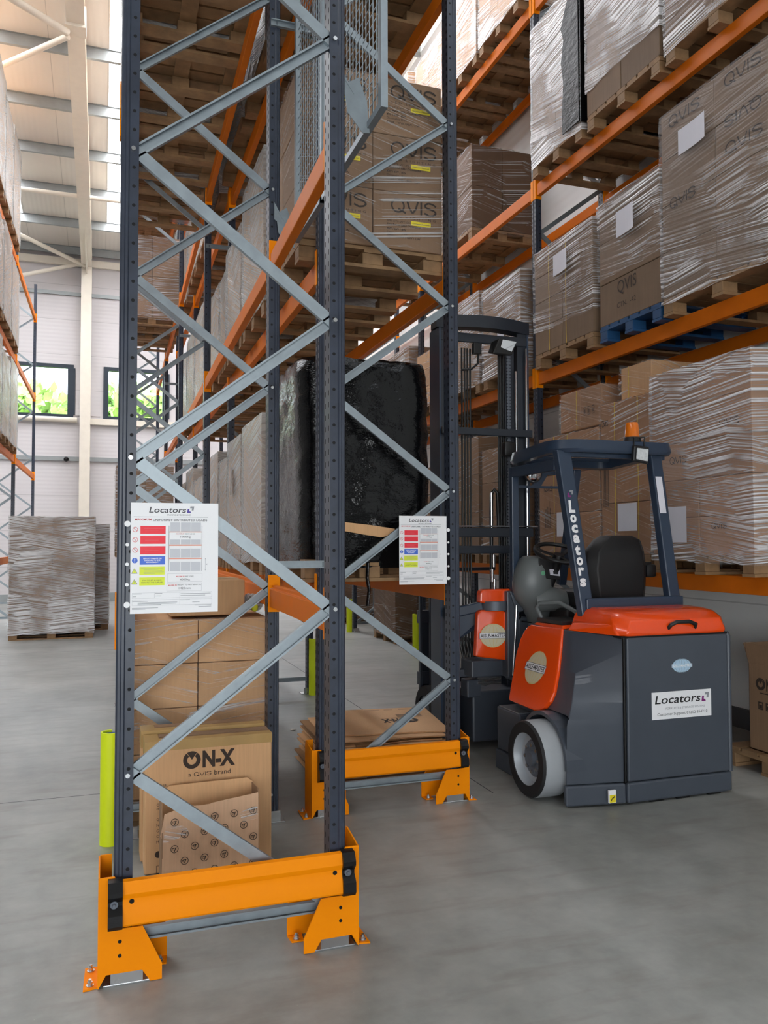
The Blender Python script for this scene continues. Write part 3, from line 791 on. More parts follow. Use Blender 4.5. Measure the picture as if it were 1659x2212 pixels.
# ------------------------------------------------------------------ pallets and loads
_pm={}
def pallet(x0,x1,y0,y1,z,label,mat='wood'):
    """stringer boards along Y, deck boards along X"""
    dx=round(x1-x0,2); dy=round(y1-y0,2); k=(dx,dy,mat)
    t=thing('wooden_pallet' if mat!='bluepal' else 'blue_pallet',((x0+x1)/2,(y0+y1)/2,z),label,'pallet','pallets on the racks and floor')
    if k not in _pm:
        m=MB(); n=max(5,int(dy/.145)); w_=dy/n
        for i in range(n): m.box(-dx/2,dx/2,-dy/2+i*w_+.012,-dy/2+(i+1)*w_-.012,.122,.144)
        for i in range(3):
            xc=(-1,0,1)[i]*(dx/2-.06); m.box(xc-.06,xc+.06,-dy/2,dy/2,.1,.1215)
        d=m.mesh('deck')
        b=MB().box(-dx/2,dx/2,-.06,.06,0,.022).mesh('base_board')
        bl=MB().box(-.07,.07,-.055,.055,.0225,.0995,bev=.004,seg=1).mesh('block')
        for q_ in (d,b,bl): q_.materials.append(M[mat])
        _pm[k]=(d,b,bl)
    d,b,bl=_pm[k]
    link('deck',d,None,t); [link('base_board',b,None,t,loc=(0,i*(dy/2-.06),0)) for i in (-1,0,1)]
    for i in (-1,0,1):
        for j in (-1,0,1): link('block',bl,None,t,loc=(i*(dx/2-.07),j*(dy/2-.06),0))
    return t
_cm={}
def carton_mesh(a,b,c,mat):
    k=(round(a,3),round(b,3),round(c,3),mat)
    if k not in _cm:
        g=.0025; m=MB(); m.box(-a/2+g,a/2-g,-b/2+g,b/2-g,.001,c-.002,bev=.006)
        me=m.mesh('carton'); me.materials.append(M[mat]); _cm[k]=me
    return _cm[k]
def film_mesh(a,b,c,seed,amp,off=.007,top=True,skirt=.05):
    """loose skin around an a x b x c stack"""
    st=.075; nx=max(4,int(a/st));ny=max(4,int(b/st));nz=max(4,int(c/st))
    bm=bmesh.new(); per=[]
    for i in range(nx): per.append((-a/2+a*i/nx,-b/2,0,-1))
    for i in range(ny): per.append((a/2,-b/2+b*i/ny,1,0))
    for i in range(nx): per.append((a/2-a*i/nx,b/2,0,1))
    for i in range(ny): per.append((-a/2,b/2-b*i/ny,-1,0))
    n=len(per); rows=[]
    for k in range(nz+1):
        z=-skirt+(c+skirt+.004)*k/nz; r=[]
        for j,(x,y,ex,ey) in enumerate(per):
            px,py,pex,pey=per[j-1]
            dx_,dy_=ex,ey
            if j in (0,nx,nx+ny,2*nx+ny): dx_,dy_=ex+pex,ey+pey
            p=Vector((x,y,z)); d=noise.noise(Vector((x*3+seed,y*3,z*7)))*.6+noise.noise(Vector((x*9,y*9+seed,z*16)))*.4
            e=off+max(0,amp*(d+.35))
            zz=z+(noise.noise(Vector((x*5,y*5,seed)))*.03 if k==0 else 0)
            r.append(bm.verts.new((x+dx_*e,y+dy_*e,zz)))
        rows.append(r)
    for A,B in zip(rows,rows[1:]):
        for j in range(n): bm.faces.new((A[j],A[(j+1)%n],B[(j+1)%n],B[j]))
    if top:
        r2=[bm.verts.new((v.co.x*.90,v.co.y*.90,v.co.z+.003+.004*noise.noise(v.co*9))) for v in rows[-1]]
        for j in range(n): bm.faces.new((rows[-1][j],rows[-1][(j+1)%n],r2[(j+1)%n],r2[j]))
    me=bpy.data.meshes.new('stretch_film'); bm.to_mesh(me); bm.free()
    return me
_ls=[0]
def load(x0,x1,y0,y1,zp,zt,grid,label,film='film',mat='card',pal='wood',paper=None,straps=(),group=None,name='wrapped_load',amp=.012,ovr=0.0,prints=(),pall=None,skirt=.05,face='L'):
    """pallet at height zp with a stack of cartons up to zt, wrapped in film"""
    _ls[0]+=1; sd=_ls[0]*3.7; rnd=random.Random(_ls[0])
    if pal: pallet(x0+ovr,x1-ovr,y0+ovr*.5,y1-ovr*.5,zp,pall or 'pallet under the '+' '.join(label.split()[:12]).rstrip(','),'wood' if pal=='wood' else pal)
    zb=zp+(.145 if pal else 0); cx,cy=(x0+x1)/2,(y0+y1)/2
    t=thing(name,(cx,cy,zb),label,'load' if film else 'stack',group)
    A,B,Cc=x1-x0,y1-y0,zt-zb; nx,ny,nz=grid
    me=carton_mesh(A/nx,B/ny,Cc/nz,mat)
    for i in range(nx):
        for j in range(ny):
            for k in range(nz):
                if 0<i<nx-1 and 0<j<ny-1 and k<nz-1: continue
                o=link('carton',me,None,t,loc=(-A/2+(i+.5)*A/nx+rnd.uniform(-.002,.002),-B/2+(j+.5)*B/ny+rnd.uniform(-.003,.003),k*Cc/nz))
    if film:
        link('stretch_film',film_mesh(A,B,Cc,sd,amp,skirt=skirt),M[film],t,smooth=60)
    if face=='L': fx,xd=-A/2-.018,(0,-1,0)
    for u,v,w_,h_ in (paper if paper else ()):       # white sheets on the aisle face (u from the far end)
        yy=B/2-u; z=v
        m=MB(); n=6; R=[]
        for i in range(n+1): R.append((fx-.006-.020*(i/n)**3,yy-w_*i/n))
        for a,b in zip(R,R[1:]): m.poly([(a[0],a[1],z),(b[0],b[1],z),(b[0],b[1],z+h_),(a[0],a[1],z+h_)])
        m.obj('paper_sheet',M['paper'],t)
    for u in straps:
        yy=B/2-u
        m=MB(); n=10
        for i in range(n):
            a=.01*noise.noise(Vector((i*.9,sd,u))); b_=.01*noise.noise(Vector(((i+1)*.9,sd,u)))
            m.poly([(-A/2-.004,yy-.006+a,Cc*i/n),(-A/2-.004,yy+.006+a,Cc*i/n),(-A/2-.004,yy+.006+b_,Cc*(i+1)/n),(-A/2-.004,yy-.006+b_,Cc*(i+1)/n)])
        m.obj('strap',M['strap'],t)
    for kind,u,v,w_,h_ in prints:
        Fp=Flat((-A/2-.0005,B/2,0),(0,-1,0),(0,0,1),.002)
        if kind=='qvis': qvis(Fp,u,v,w_,h_)
        elif kind=='qvis180':
            Fp=Flat((-A/2-.0005,B/2-u-w_,v+h_),(0,1,0),(0,0,-1),-.002); Fp.l=-.002; Fp.n=Vector((1,0,0)); Fp.l=-.002; qvis(Fp,0,0,w_,h_)
        elif kind=='lines':
            for i in range(6): Fp.rect(u,u+w_*rnd.uniform(.5,1),v+h_*(i/6),v+h_*(i/6+.07))
        elif kind=='vlines':
            for i in range(5): Fp.rect(u+w_*i/5,u+w_*(i/5+.08),v,v+h_*rnd.uniform(.6,1))
        elif kind=='icons':
            for i in range(3): Fp.frame(u+w_*i/3,u+w_*(i/3+.22),v,v+h_,.006); Fp.rect(u+w_*(i/3+.08),u+w_*(i/3+.14),v+h_*.2,v+h_*.7)
        else: Fp.text(kind,u,v,w_,h_)
        Fp.obj('printing',M['ink'],t)
    return t
# ---- wall side rack
R0,R1=4.31,5.28
T=[z+BH+.002 for z in LR]
load(R0,R1,6.47,7.56,T[1],4.70,(2,2,4),'wrapped brown cartons on the second level, right beside the navy post behind the mast','film','card_shaded',paper=[(.42,.72,.28,.21)],straps=(.30,.62),skirt=-.22)
load(R0,R1,5.50,6.37,T[1]+.002,4.76,(2,1,3),'tall wrapped carton stack standing on the blue pallet','film','card_shaded',pal='bluepal',paper=[(.30,.73,.27,.23)],prints=[('QVIS',.28,.22,.27,.13),('CTN.  -42',.27,.11,.27,.045)],skirt=-.42,pall='blue painted pallet on the second level of the wall side rack')
load(R0-.02,R1,4.22,5.45,T[1],5.12,(2,2,4),'big wrapped load with several dark logos, second level at the right picture edge','film_base','card_shaded',prints=[('qvis',.10,1.36,.36,.10),('qvis',.72,1.36,.36,.10),('qvis',.72,.86,.36,.09),('qvis180',.72,1.06,.36,.09),('qvis',.10,.70,.30,.09)],paper=[(.24,1.08,.32,.20)])
# black and white wrapped load above
t4=load(R0,R1,6.63,7.58,T[2],7.15,(1,2,3),'load in clear and torn black wrap on the third level, beside the navy post','film_white','card_shaded')
m=MB()
bp=[(-.30,.02),(-.30,.25),(-.27,.52),(-.31,.75),(-.26,.96),(-.31,1.1),(-.20,1.3),(-.05,1.42),(.0,1.47),(.0,.02)]
A4=R1-R0; Bh=.95/2
pts=[(-A4/2-.032,-Bh-(u) ,v) for u,v in bp]
m.prism(pts,(.010,0,0)); m.box(-A4/2-.03,A4/2,-Bh-.034,-Bh-.026,.0,1.48); m.obj('black_wrap',M['black_film_dull'],t4)
load(R0,R1,5.47,6.54,T[2],7.20,(2,2,3),'white streaked wrapped load on the third level, middle of the nearest bay','film_white','card_shaded',skirt=-.25)
load(R0,R1,4.30,5.40,T[2],7.10,(2,2,3),'dim wrapped load on the third level in the top right picture corner','film','card_shaded')
# first level
load(R0,R1,6.42,7.50,T[0],2.72,(2,2,3),'lower cartons with yellow straps on the first level, left of the pillar lettering','film_light','card_pink',straps=(.30,.55),paper=[(.38,.16,.30,.24)],prints=[('qvis',.10,.62,.16,.06),('vlines',.12,.25,.12,.3),('icons',.08,1.0,.2,.06)])
load(R0+.02,R1,6.40,7.10,2.736,3.12,(1,2,1),'upper pair of cartons under film, on top of the strapped first level stack','film_light','card_pink',pal=None,straps=(.3,),skirt=-.01,prints=[('icons',.42,.12,.2,.08)])
load(R0,R1,5.68,6.38,T[0],2.90,(2,1,3),'strapped cartons right behind the driver seat on the first level','film_light','card_pink',straps=(.22,.55),paper=[(.28,.20,.30,.24)],prints=[('vlines',.03,.42,.10,.55),('qvis',.02,1.15,.1,.06)])
load(R0+.06,R1,5.72,6.15,2.916,3.20,(1,1,1),'plain carton topping the stack behind the driver seat','film_light','card',pal=None,straps=(.12,),skirt=-.01)
load(R0-.02,R1,4.52,5.62,T[0],3.02,(2,2,5),'tall tightly wrapped carton stack on the first level at the right picture edge','film_heavy','card_pink',paper=[(.20,.10,.26,.28)],prints=[('qvis',.78,.95,.2,.06),('qvis',.22,.72,.2,.06),('qvis',.68,.20,.16,.05)],amp=.014)
# bay behind the mast
load(R0,R1,7.86,8.80,T[1],4.66,(2,2,4),'wrapped cartons with round marks on the second level, left of the navy wall side post','film_heavy','card_b',paper=[(.42,.36,.20,.22)])
load(R0,R1,8.90,9.85,T[1],4.72,(2,2,3),'wrapped cartons on the second level, seen over the mast top bar','film_heavy','card_b')
load(R0,R1,9.95,10.98,T[1],4.35,(2,2,3),'farthest wrapped cartons on the second level, left of the mast','film','card')
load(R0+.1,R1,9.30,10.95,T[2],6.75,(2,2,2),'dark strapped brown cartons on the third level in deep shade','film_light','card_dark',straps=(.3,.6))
for k,(a,b,l) in enumerate(((7.86,8.85,'bright wrapped load on the top level beside the navy wall side post'),(8.93,9.92,'brightest wrapped load on the top level, middle of the bay'),(10.0,10.98,'bright wrapped load on the top level, right above the logo cartons'))):
    load(R0,R1,a,b,T[3],(9.0,8.95,8.65)[k],(2,2,2),l,'film_white','card')
for k,(a,b,zt,l) in enumerate(((7.86,8.86,2.75,'brown cartons on the first level between the mast rails'),(8.95,9.9,2.95,'brown cartons on the first level, left half of the mast gap'),(10.0,10.95,2.7,'brown cartons on the first level behind the left mast rail'))):
    load(R0,R1,a,b,T[0],zt,(2,2,3),l,'film_light','card_b')
for k,(a,b,l) in enumerate(((11.3,12.3,'nearer far wrapped load on the second level of the third wall bay'),(12.5,13.5,'farther wrapped load on the second level of the third wall bay'))):
    load(R0,R1,a,b,T[1],4.6,(2,2,3),l,'film','card_b')
load(R0,R1,11.4,12.4,T[2],6.7,(2,2,2),'far shaded load on the third level of the third wall bay','film','card_b')
load(R0,R1,11.3,12.4,T[3],8.8,(2,2,2),'far bright load on the top level of the third wall bay','film_heavy','card')
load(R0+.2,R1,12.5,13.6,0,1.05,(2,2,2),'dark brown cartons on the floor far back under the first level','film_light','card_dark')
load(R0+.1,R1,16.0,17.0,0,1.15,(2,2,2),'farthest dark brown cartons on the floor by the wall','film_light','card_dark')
# floor under the wall rack: open printed carton on its pallet
pallet(4.42,5.34,4.15,5.00,0,'pallet on the floor at the right picture edge')
t=thing('open_carton',(4.84,4.50,.146),'open brown carton with dark logo on the floor pallet at the right edge','carton')
a,b,c=.36,.30,.62
m=MB(); m.box(-a,a,-b,b,0,.012)
for q_ in ((-a,-a+.008,-b,b),(a-.008,a,-b,b),(-a,a,-b,-b+.008),(-a,a,b-.008,b)): m.box(*q_,.0,c)
m.obj('body',M['card_b'],t,bevel=.003)
for p in ([(-a,-b,c),(-a,b,c),(-a-.03,b,c+.15),(-a-.03,-b,c+.15)],[(-a,b,c),(a,b,c),(a,b+.05,c+.14),(-a,b+.05,c+.14)],[(a,-b,c),(a,b,c),(a+.08,b,c+.13),(a+.08,-b,c+.13)]):
    m=MB(); d=(Vector(p[1])-Vector(p[0])).cross(Vector(p[3])-Vector(p[0])).normalized()*.005; m.prism(p,d); m.obj('flap',M['card_b'],t)
Fp=Flat((-a-.0005,b,0),(0,-1,0),(0,0,1),.0015); onx(Fp,.07,.44,.20,.085); Fp.rect(.11,.24,.415,.422)
for i in range(3): Fp.frame(.09+i*.07,.135+i*.07,.30,.355,.008); Fp.rect(.10+i*.07,.125+i*.07,.31,.335)
Fp.obj('printing',M['ink'],t)
# ---- right run of the double row
B0,B1=1.165,2.20
TB=[z+BH+.002 for z in LV]
# logo cartons on the second level: one carton = one part of the wrapped load
tq=load(1.16,2.145,4.985,6.02,TB[1]+.02,4.735,(2,2,3),'stack of brown logo cartons with yellow tags on the second level above the black load','film_light','card_b',skirt=.0,amp=.006,ovr=0)
A,B=.985,1.035; Cc=4.735-(TB[1]+.02+.145)
for i in (0,1):
    for k in range(3):
        u0=-A/2+i*A/2+.02; v0=k*Cc/3
        Fp=Flat((u0,-B/2-.0005,v0),(1,0,0),(0,0,1),.002)
        qvis(Fp,.10,.245,.325,.095); Fp.text('LED LIGHTING',.11,.212,.31,.015,spacing=1.8)
        Fp.text('SPR-UTF-WT-CS',.075,.178,.16,.013); Fp.text('Fire Rated LED Downlight',.075,.152,.24,.017,bold=.02); Fp.text('4W / 6W / 8W',.075,.126,.135,.015,bold=.015); Fp.text('Dimmable IP65',.075,.102,.14,.014); Fp.text('2700K / WW / NW / CW',.075,.076,.235,.015,bold=.01)
        Fp.obj('printing',M['ink'],tq)
        Fp=Flat((u0,-B/2-.0005,v0),(1,0,0),(0,0,1),.003); Fp.rect(.245,.385,.170,.200); Fp.obj('yellow_tag',M['sticker_yellow'],tq)
        Fp=Flat((u0,-B/2-.0005,v0),(1,0,0),(0,0,1),.004); Fp.text('Connector Removed',.255,.180,.12,.009); Fp.obj('lettering',M['ink'],tq)
load(B0,B1,6.2,7.2,TB[1],4.75,(2,2,3),'tall pale wrapped load behind the logo cartons on the second level','film_milky','card')
load(B0,B1,7.3,8.2,TB[1],4.55,(2,2,3),'pale wrapped load with peaked film, second level, middle of the second bay','film_milky','card',amp=.02)
load(B0,B1,8.27,8.72,TB[1],4.42,(2,1,3),'narrow wrapped load at the end of the second level, next to the second post','film_milky','card')
# black wrapped load
pallet(1.20,2.06,4.99,6.06,TB[0],'pallet under the black wrapped load on the first level')
t=thing('black_wrapped_load',(1.625,5.53,TB[0]+.146),'tall load in glossy black stretch wrap on the first level beside the nearest frames','load')
bm=bmesh.new(); n=72; rows=[]; nz=46; hh=1.30
for k in range(nz+1):
    f=k/nz; z=-.06+f*(hh+.06); r=[]
    for j in range(n):
        a=2*math.pi*j/n; c_,s_=math.cos(a),math.sin(a); e=7.
        R_=1/((abs(c_)**e+abs(s_)**e)**(1/e))
        bul=1+.035*math.sin(f*2.6)-(.03*max(0,(f-.93)/.07)**2)
        x=c_*R_*.435*bul-.02*f*(1-f)*4*0; y=s_*R_*.535*bul
        p=Vector((x,y,z)); d=noise.noise(Vector((x*4,y*4,z*9)))*.012+noise.noise(Vector((x*11,y*11,z*26)))*.006+abs(noise.noise(Vector((x*6,y*6,z*3+5))))*.012
        nrm=Vector((c_,s_,0)); p+=nrm*d; p.x+=.012*math.sin(z*3)
        if f>.96: p.z-= .03*abs(noise.noise(Vector((x*7,y*7,1))))
        r.append(bm.verts.new(p))
    rows.append(r)
for A_,B_ in zip(rows,rows[1:]):
    for j in range(n): bm.faces.new((A_[j],A_[(j+1)%n],B_[(j+1)%n],B_[j]))
c_=bm.verts.new((0,0,hh+.01))
for j in range(n): bm.faces.new((rows[-1][j],rows[-1][(j+1)%n],c_))
me=bpy.data.meshes.new('black_wrap'); bm.to_mesh(me); bm.free(); link('black_wrap',me,M['black_film'],t,smooth=70)
m=MB(); ptc=[(-.3,.25),(-.165,.232),(.0,.215),(.165,.192),(.13,.15),(.07,.137),(-.05,.155),(-.165,.175),(-.3,.18)]
m.prism([(u,-.572,v) for u,v in ptc],(0,.03,0)); m.obj('bare_cardboard_patch',M['card'],t)
m=MB(); m.tube([(-.02,-.575,.0),(-.03,-.585,-.12),(-.015,-.58,-.2),(-.03,-.585,-.30)],.012,6); m.obj('loose_wrap_tail',M['black_film'],t,smooth=60)
load(B0,B1,6.25,7.18,TB[0],2.66,(2,2,3),'pale wrapped load on the first level, tallest one left of the black wrapped load','film_milky','card')
load(B0,B1,7.25,8.05,TB[0],2.62,(2,2,3),'pale wrapped load with a hanging paper slip on the first level of the right run','film_milky','card',paper=[(.30,.55,.12,.26)])
load(B0,B1,8.12,8.70,TB[0],2.50,(2,1,3),'pale wrapped load on the first level, next to the second post of the right run','film_milky','card')
for k,(a,b,l) in enumerate(((4.98,6.0,'wrapped load with a board edge on the third level above the logo cartons'),(6.15,7.15,'pale wrapped load on the third level, middle of the second bay'),(7.3,8.6,'pale wrapped load on the third level next to the second post'))):
    load(B0,B1,a,b,TB[2],6.9,(2,2,2),l,'film_milky','card')
wd=['first','second','third']
for lv in (0,1,2):
    for k,(a,b) in enumerate(((9.0,10.2),(10.3,11.5),(11.6,12.6))):
        load(B0+.03,B1+.05,a,b,TB[lv],TB[lv]+(1.25,1.1,1.3)[(k+lv)%3],(2,2,3),'pale wrapped load on the %s level of the third bay, %s of three'%(('first','second','third')[lv],('nearest','middle','farthest')[k]),'film_milky','card')
for lv in (0,1,2):
    load(B0+.06,B1+.1,13.0,14.4,TB[lv],TB[lv]+1.2,(2,2,3),'distant pale wrapped load on the %s level of the fourth bay'%('first','second','third')[lv],'film_milky','card')
load(B0,B1,5.0,6.6,TB[3],9.0,(2,2,2),'load on the top level above the logo cartons','film_milky','card')
# ---- left run
A0,A1=.05,1.02
for k,(a,b) in enumerate(((5.0,6.2),(6.3,7.5),(7.6,8.7))):
    load(A0+.05+.02*k,A1+.02*k,a,b,TB[2],6.5,(2,2,2),'load on the third level of the left run seen from below, %s of three'%('nearest','middle','farthest')[k],'film_milky','card')
load(A0+.13,A1+.1,8.95,10.0,TB[2],6.6,(2,2,2),'load on the third level of the left run just past the third frame','film_milky','card')
load(.27,1.27,14.55,15.7,TB[2],7.0,(2,2,2),'wrapped logo cartons far along the third level of the left run','film','card_b')
Fp=Flat((.27+.45,14.55,TB[2]+.145+.35),(1,0,0),(0,0,1),.03)
load(.28,1.28,15.75,16.6,TB[2],7.0,(2,2,2),'farthest wrapped cartons on the third level of the left run','film_light','card_b')
for k,(a_,b_) in enumerate(((13.0,14.4),(14.5,16.4))): load(.27,1.25,a_,b_,TB[3],9.2,(2,2,2),'unseen load atop the left run added to shade the logo cartons, %s of two'%('nearer','farther')[k],'film_milky','card_b')  # out of view, added to keep skylight off the cartons below
load(.22,1.22,15.3,16.5,TB[0],3.05,(2,2,3),'wrapped load on the first level far along the left run','film','card_b')
ts=load(.12,.985,5.035,6.2,0,1.19,(2,2,4),'four tiers of plain cartons under loose film on the floor behind the logo carton','film_light','card',amp=.006)
t=thing('carton',(.61,5.33,1.207),'single plain carton lying on top of the four tier carton stack','carton'); MB().box(-.22,.23,-.24,.24,0,.215,bev=.006).obj('box_body',M['card'],t); MB().box(-.22,.23,-.03,.03,.2155,.2165).obj('packing_tape',M['tape'],t)
m=MB()
for k in range(7): m.ell((random.uniform(-.02,.03),random.uniform(-.1,.1),.055+random.uniform(-.0,.03)),.04,.06,.05,10,6)
t=thing('crumpled_film',(.915,5.3,1.20),'crumpled clear film bag beside the top carton','film'); m.obj('film_bag',M['film_milky'],t,smooth=60); MB().ell((.0,-.14,.045),.022,.02,.03).obj('yellow_scrap',M['lime'],t,smooth=60)
# logo carton in the short bay, with a second one right behind it
def logo_carton(x0,x1,y0,y1,h,label,front=True):
    t=thing('logo_carton',((x0+x1)/2,y0,0),label,'carton'); a=(x1-x0)/2; d=y1-y0
    MB().box(-a,a,0,d,.002,h,bev=.008).obj('box_body',M['card'],t)
    m=MB(); m.box(-a-.001,a+.001,d/2-.03,d/2+.03,h,h+.0012); m.box(-a+.0,a-.0,.004,d/2-.004,h+.0004,h+.003); m.box(-a,a,d/2+.004,d-.004,h+.0004,h+.003); m.obj('top_flaps',M['card_b'],t)
    m=MB(); m.box(-a-.001,a+.001,-.0012,.06,h-.045,h+.0036); m.box(-a-.002,-a+.07,-.0014,d,h-.08,h+.004); m.obj('packing_tape',M['tape'],t)
    if front:
        Fp=Flat((-a,0,0),(1,0,0),(0,0,1),.0012); onx(Fp,.185,h-.145,.262,.085); Fp.text('a',.212,h-.185,.014,.014); qvis(Fp,.238,h-.186,.088,.021); Fp.text('brand',.342,h-.186,.082,.024)
        Fp.text('FREE',.062,h-.222,.045,.012)
        for s,z in (('O',.305),('(40',.326),('QTY',.378),('N.W.',.405),('G.W.',.433),('C/NO',.460),('MEAS',.488)): Fp.text(s,.058,h-z-.012,None,.013)
        Fp.disc(.068,h-.555,.017); Fp.frame(.058,.08,h-.68,h-.61,.002)
        Fp.obj('printing',M['ink'],t)
    return t
logo_carton(.211,.850,4.27,4.44,.652,'upright brown carton with large dark logo and brand line in the short bay')
logo_carton(.20,.845,4.45,4.60,.668,'second brown carton standing right behind the large logo carton',False)
# open printed box leaning in front
t=thing('printed_box',(.505,4.02,0),'open brown box with rows of small circled marks, in front of the logo carton','carton')
m=MB(); a=.228; hF=.42
front=[(-a,0,.002),(a+.003,0,.002),(a+.003,-.005,.30),(a-.002,-.012,hF+.012),(.0,-.012,hF-.016),(-.004,-.012,hF-.02),(-.13,-.01,hF-.022),(-a+.012,-.006,hF-.05),(-a+.0,-.004,hF-.12),(-a-.006,-.002,hF-.15),(-a+.004,0,.25)]
m.prism(front,(0,.005,0)); m.obj('front_panel',M['card_new'],t)
m=MB(); m.prism([(-a,.16,.002),(a,.16,.002),(a+.012,.185,.425),(a-.02,.19,.452),(-a+.05,.19,.448),(-a+.02,.185,.43)],(0,.005,0)); m.obj('back_panel',M['card'],t)
for x in (-a,a):
    m=MB(); m.prism([(x,.004,.002),(x,.16,.002),(x,.185,.43),(x+(.015 if x>0 else 0),.1,.42),(x,-.004,.33 if x<0 else .41)],(.005,0,0)); m.obj('side_panel',M['card_b'],t)
MB().box(-a,a,.004,.16,.002,.01).obj('bottom_panel',M['card_b'],t)
Fp=Flat((-a,0,0),(1,0,0),(0,0,1),.014)
rows_=[(.40,(.20,.31,.40)),(.365,(.245,.305,.365)),(.33,(.09,.155,.22,.28,.34,.40)),(.285,(.03,.15,.36)),(.275,(.09,)),(.235,(.03,.095,.215,.285,.42)),(.205,(.395,)),(.175,(.00,.06,.125,.19,.255,.33)),(.13,(.03,.095,.16,.22,.30,.37,.43)),(.08,(.0,.06,.125,.19,.26,.33,.41)),(.035,(.03,.095,.16,.22,.30,.37,.43))]
mk=0
for k in range(7):
    v=.020+.062*k
    for j in range(6):
        u=.012+.093*j+(.0465 if k%2 else 0)
        v2=v+.02*(u/.456)
        if not .018<u<.440 or v2>hF-.035-(.05 if u<.2 else 0): continue
        Fp.arc(u,v2,.0155,.0185,n=20); Fp.line(u-.011,v2+.003,u+.009,v2+.006,.003); Fp.line(u+.006,v2+.006,u-.001,v2-.012,.004); Fp.arc(u-.006,v2-.001,.003,.0045,n=10)
Fp.obj('printing',M['ink'],t)
m=MB(); m.prism([(-a+.004,-.0155,.24),(-a+.13,-.0155,.27),(-a+.11,-.0155,.31),(-a+.02,-.0155,.33)],(0,.0006,0)); m.prism([(.13,-.017,.345),(.222,-.017,.375),(.224,-.017,.31),(.15,-.017,.30)],(0,.0006,0)); m.obj('clear_tape',M['film_light'],t)
# flattened cartons under the right run
rnd=random.Random(5); z=.003; k=0
while z<.285:
    w2=rnd.uniform(.40,.46); d2=rnd.uniform(.40,.46); th=rnd.uniform(.008,.016); cx=1.84+z*.3+rnd.uniform(-.03,.03); cy=5.76+z*.4+rnd.uniform(-.03,.03)
    top=z+th>=.285
    if top: w2,d2,cx,cy=.46,.43,2.02,5.98
    t=thing('flattened_carton',(cx,cy,z),'topmost flattened carton of the pile with upside down logo' if top else 'flattened carton in the low pile between the orange guard and forklift','carton',None if top else 'flattened cartons piled under the right run',rz=rnd.uniform(-.06,.02) if not top else -.16)
    m=MB(); pts=[(-w2,-d2),(-w2*.3,-d2-.012),(w2*.35,-d2+.01),(w2,-d2+rnd.uniform(-.02,.02)),(w2-.01,d2),(-w2+.015,d2-.01)]
    m.prism([(a,b,rnd.uniform(0,.002)) for a,b in pts],(0,0,th-.003)); m.obj('sheet',M['card' if k%3 else 'card_edge'],t)
    if k%2==0:
        m=MB(); x=rnd.uniform(-.3,.1); m.prism([(x,-d2-.02,.001),(x+.2,-d2-.03,.0),(x+.22,-d2+.02,.001),(x,-d2+.03,.001)],(0,0,th*.8)); m.obj('flap',M['card_edge'],t)
    if top:
        Fp=Flat((0,0,th-.002),(-1,0,0),(0,-1,0),.003); onx(Fp,-.30,-.02,.28,.13); Fp.rect(-.22,-.06,-.05,-.042)
        for i in range(4): Fp.rect(-.36,-.16,-.09-i*.025,-.08-i*.025)
        for a_,b_ in ((-.30,-.22),(-.17,-.10),(-.06,.06)): Fp.rect(a_,b_,-.36,-.352)
        Fp.obj('printing',M['ink'],t)
    z+=th; k+=1
# wrapped load in the left aisle with a second one behind it
load(-1.50,-.14,15.2,16.3,0,2.12,(2,2,5),'tall glossy wrapped load on the floor of the left aisle','film_white','card_b',amp=.03)
load(-1.1,.12,16.6,17.6,0,2.02,(2,2,5),'second wrapped load half hidden behind the tall one in the left aisle','film_white','card_b',amp=.02)
# far left rack
TL=[z+BH+.002 for z in LV]
for lv,zt in ((1,4.95),(2,7.0),(3,9.3)):
    for k,(a,b) in enumerate(((13.6,14.9),(15.0,16.2),(16.3,17.6))):
        load(LX[0]-.95,LX[1]+.06,a,b,TL[lv],zt+.15*((k+lv)%2),(2,2,3),'greenish white wrapped load on the %s level of the far left rack, %s of three'%(('','second','third','top')[lv],('nearest','middle','farthest')[k]),'film_milky','card')
# crumbs of broken concrete and film on the floor
m=MB()
for p in ((2.35,8.62),(2.30,8.60),(1.75,6.9),(1.6,7.1)): m.ell((p[0],p[1],.008),.03,.02,.008,8,5)
tag(m.obj('swept_dust',M['debris']),'pale crumbs swept against the foot of the second frame','dust',kind='stuff')
# ------------------------------------------------------------------ forklift
T0=Vector((3.3,5.2,0))
trk=thing('forklift',T0,'orange and dark grey narrow aisle forklift parked in the right aisle, seen from behind','forklift')
class W(MB):                       # shapes given in hall coordinates, stored relative to the truck
    def obj(self,name,mat,parent=trk,**k):
        bmesh.ops.translate(self.bm,verts=self.bm.verts[:],vec=-T0)
        return super().obj(name,M[mat],parent,**k)
class WF(Flat):
    def obj(self,name,mat,parent=trk):
        self.v=[v-T0 for v in self.v]; return super().obj(name,M[mat],parent)
# hull
def ring(z,cy,L,LF,rx=3.93,ry=4.41,fy=5.38):
    return [(rx,ry,z),(3.12,cy,z),(L[0],L[1],z),(LF[0],LF[1],z),(rx,fy,z)]
def ring6(z,L,L2,LF,cy=4.405): return [(3.93,4.41,z),(3.12,cy,z),(L[0],L[1],z),(L2[0],L2[1],z),(LF[0],LF[1],z),(3.93,5.38,z)]
W().loft([ring6(.14,(2.735,4.468),(2.87,4.50),(2.87,5.36)),ring6(.32,(2.738,4.468),(2.87,4.50),(2.87,5.36)),ring6(.50,(2.745,4.470),(2.87,4.50),(2.87,5.36)),ring6(.535,(2.755,4.476),(2.87,4.52),(2.87,5.36)),ring6(.545,(2.770,4.484),(2.806,4.57),(2.806,5.30)),ring6(.64,(2.818,4.522),(2.845,4.63),(2.845,5.31)),ring6(.80,(2.90,4.61),(2.905,4.70),(2.905,5.33)),ring6(.95,(2.965,4.72),(2.965,4.80),(2.965,5.36)),ring6(1.05,(3.01,4.80),(3.0,4.87),(2.99,5.38),4.41)]).obj('rear_hull','truck_grey',smooth=30,bevel=.01)
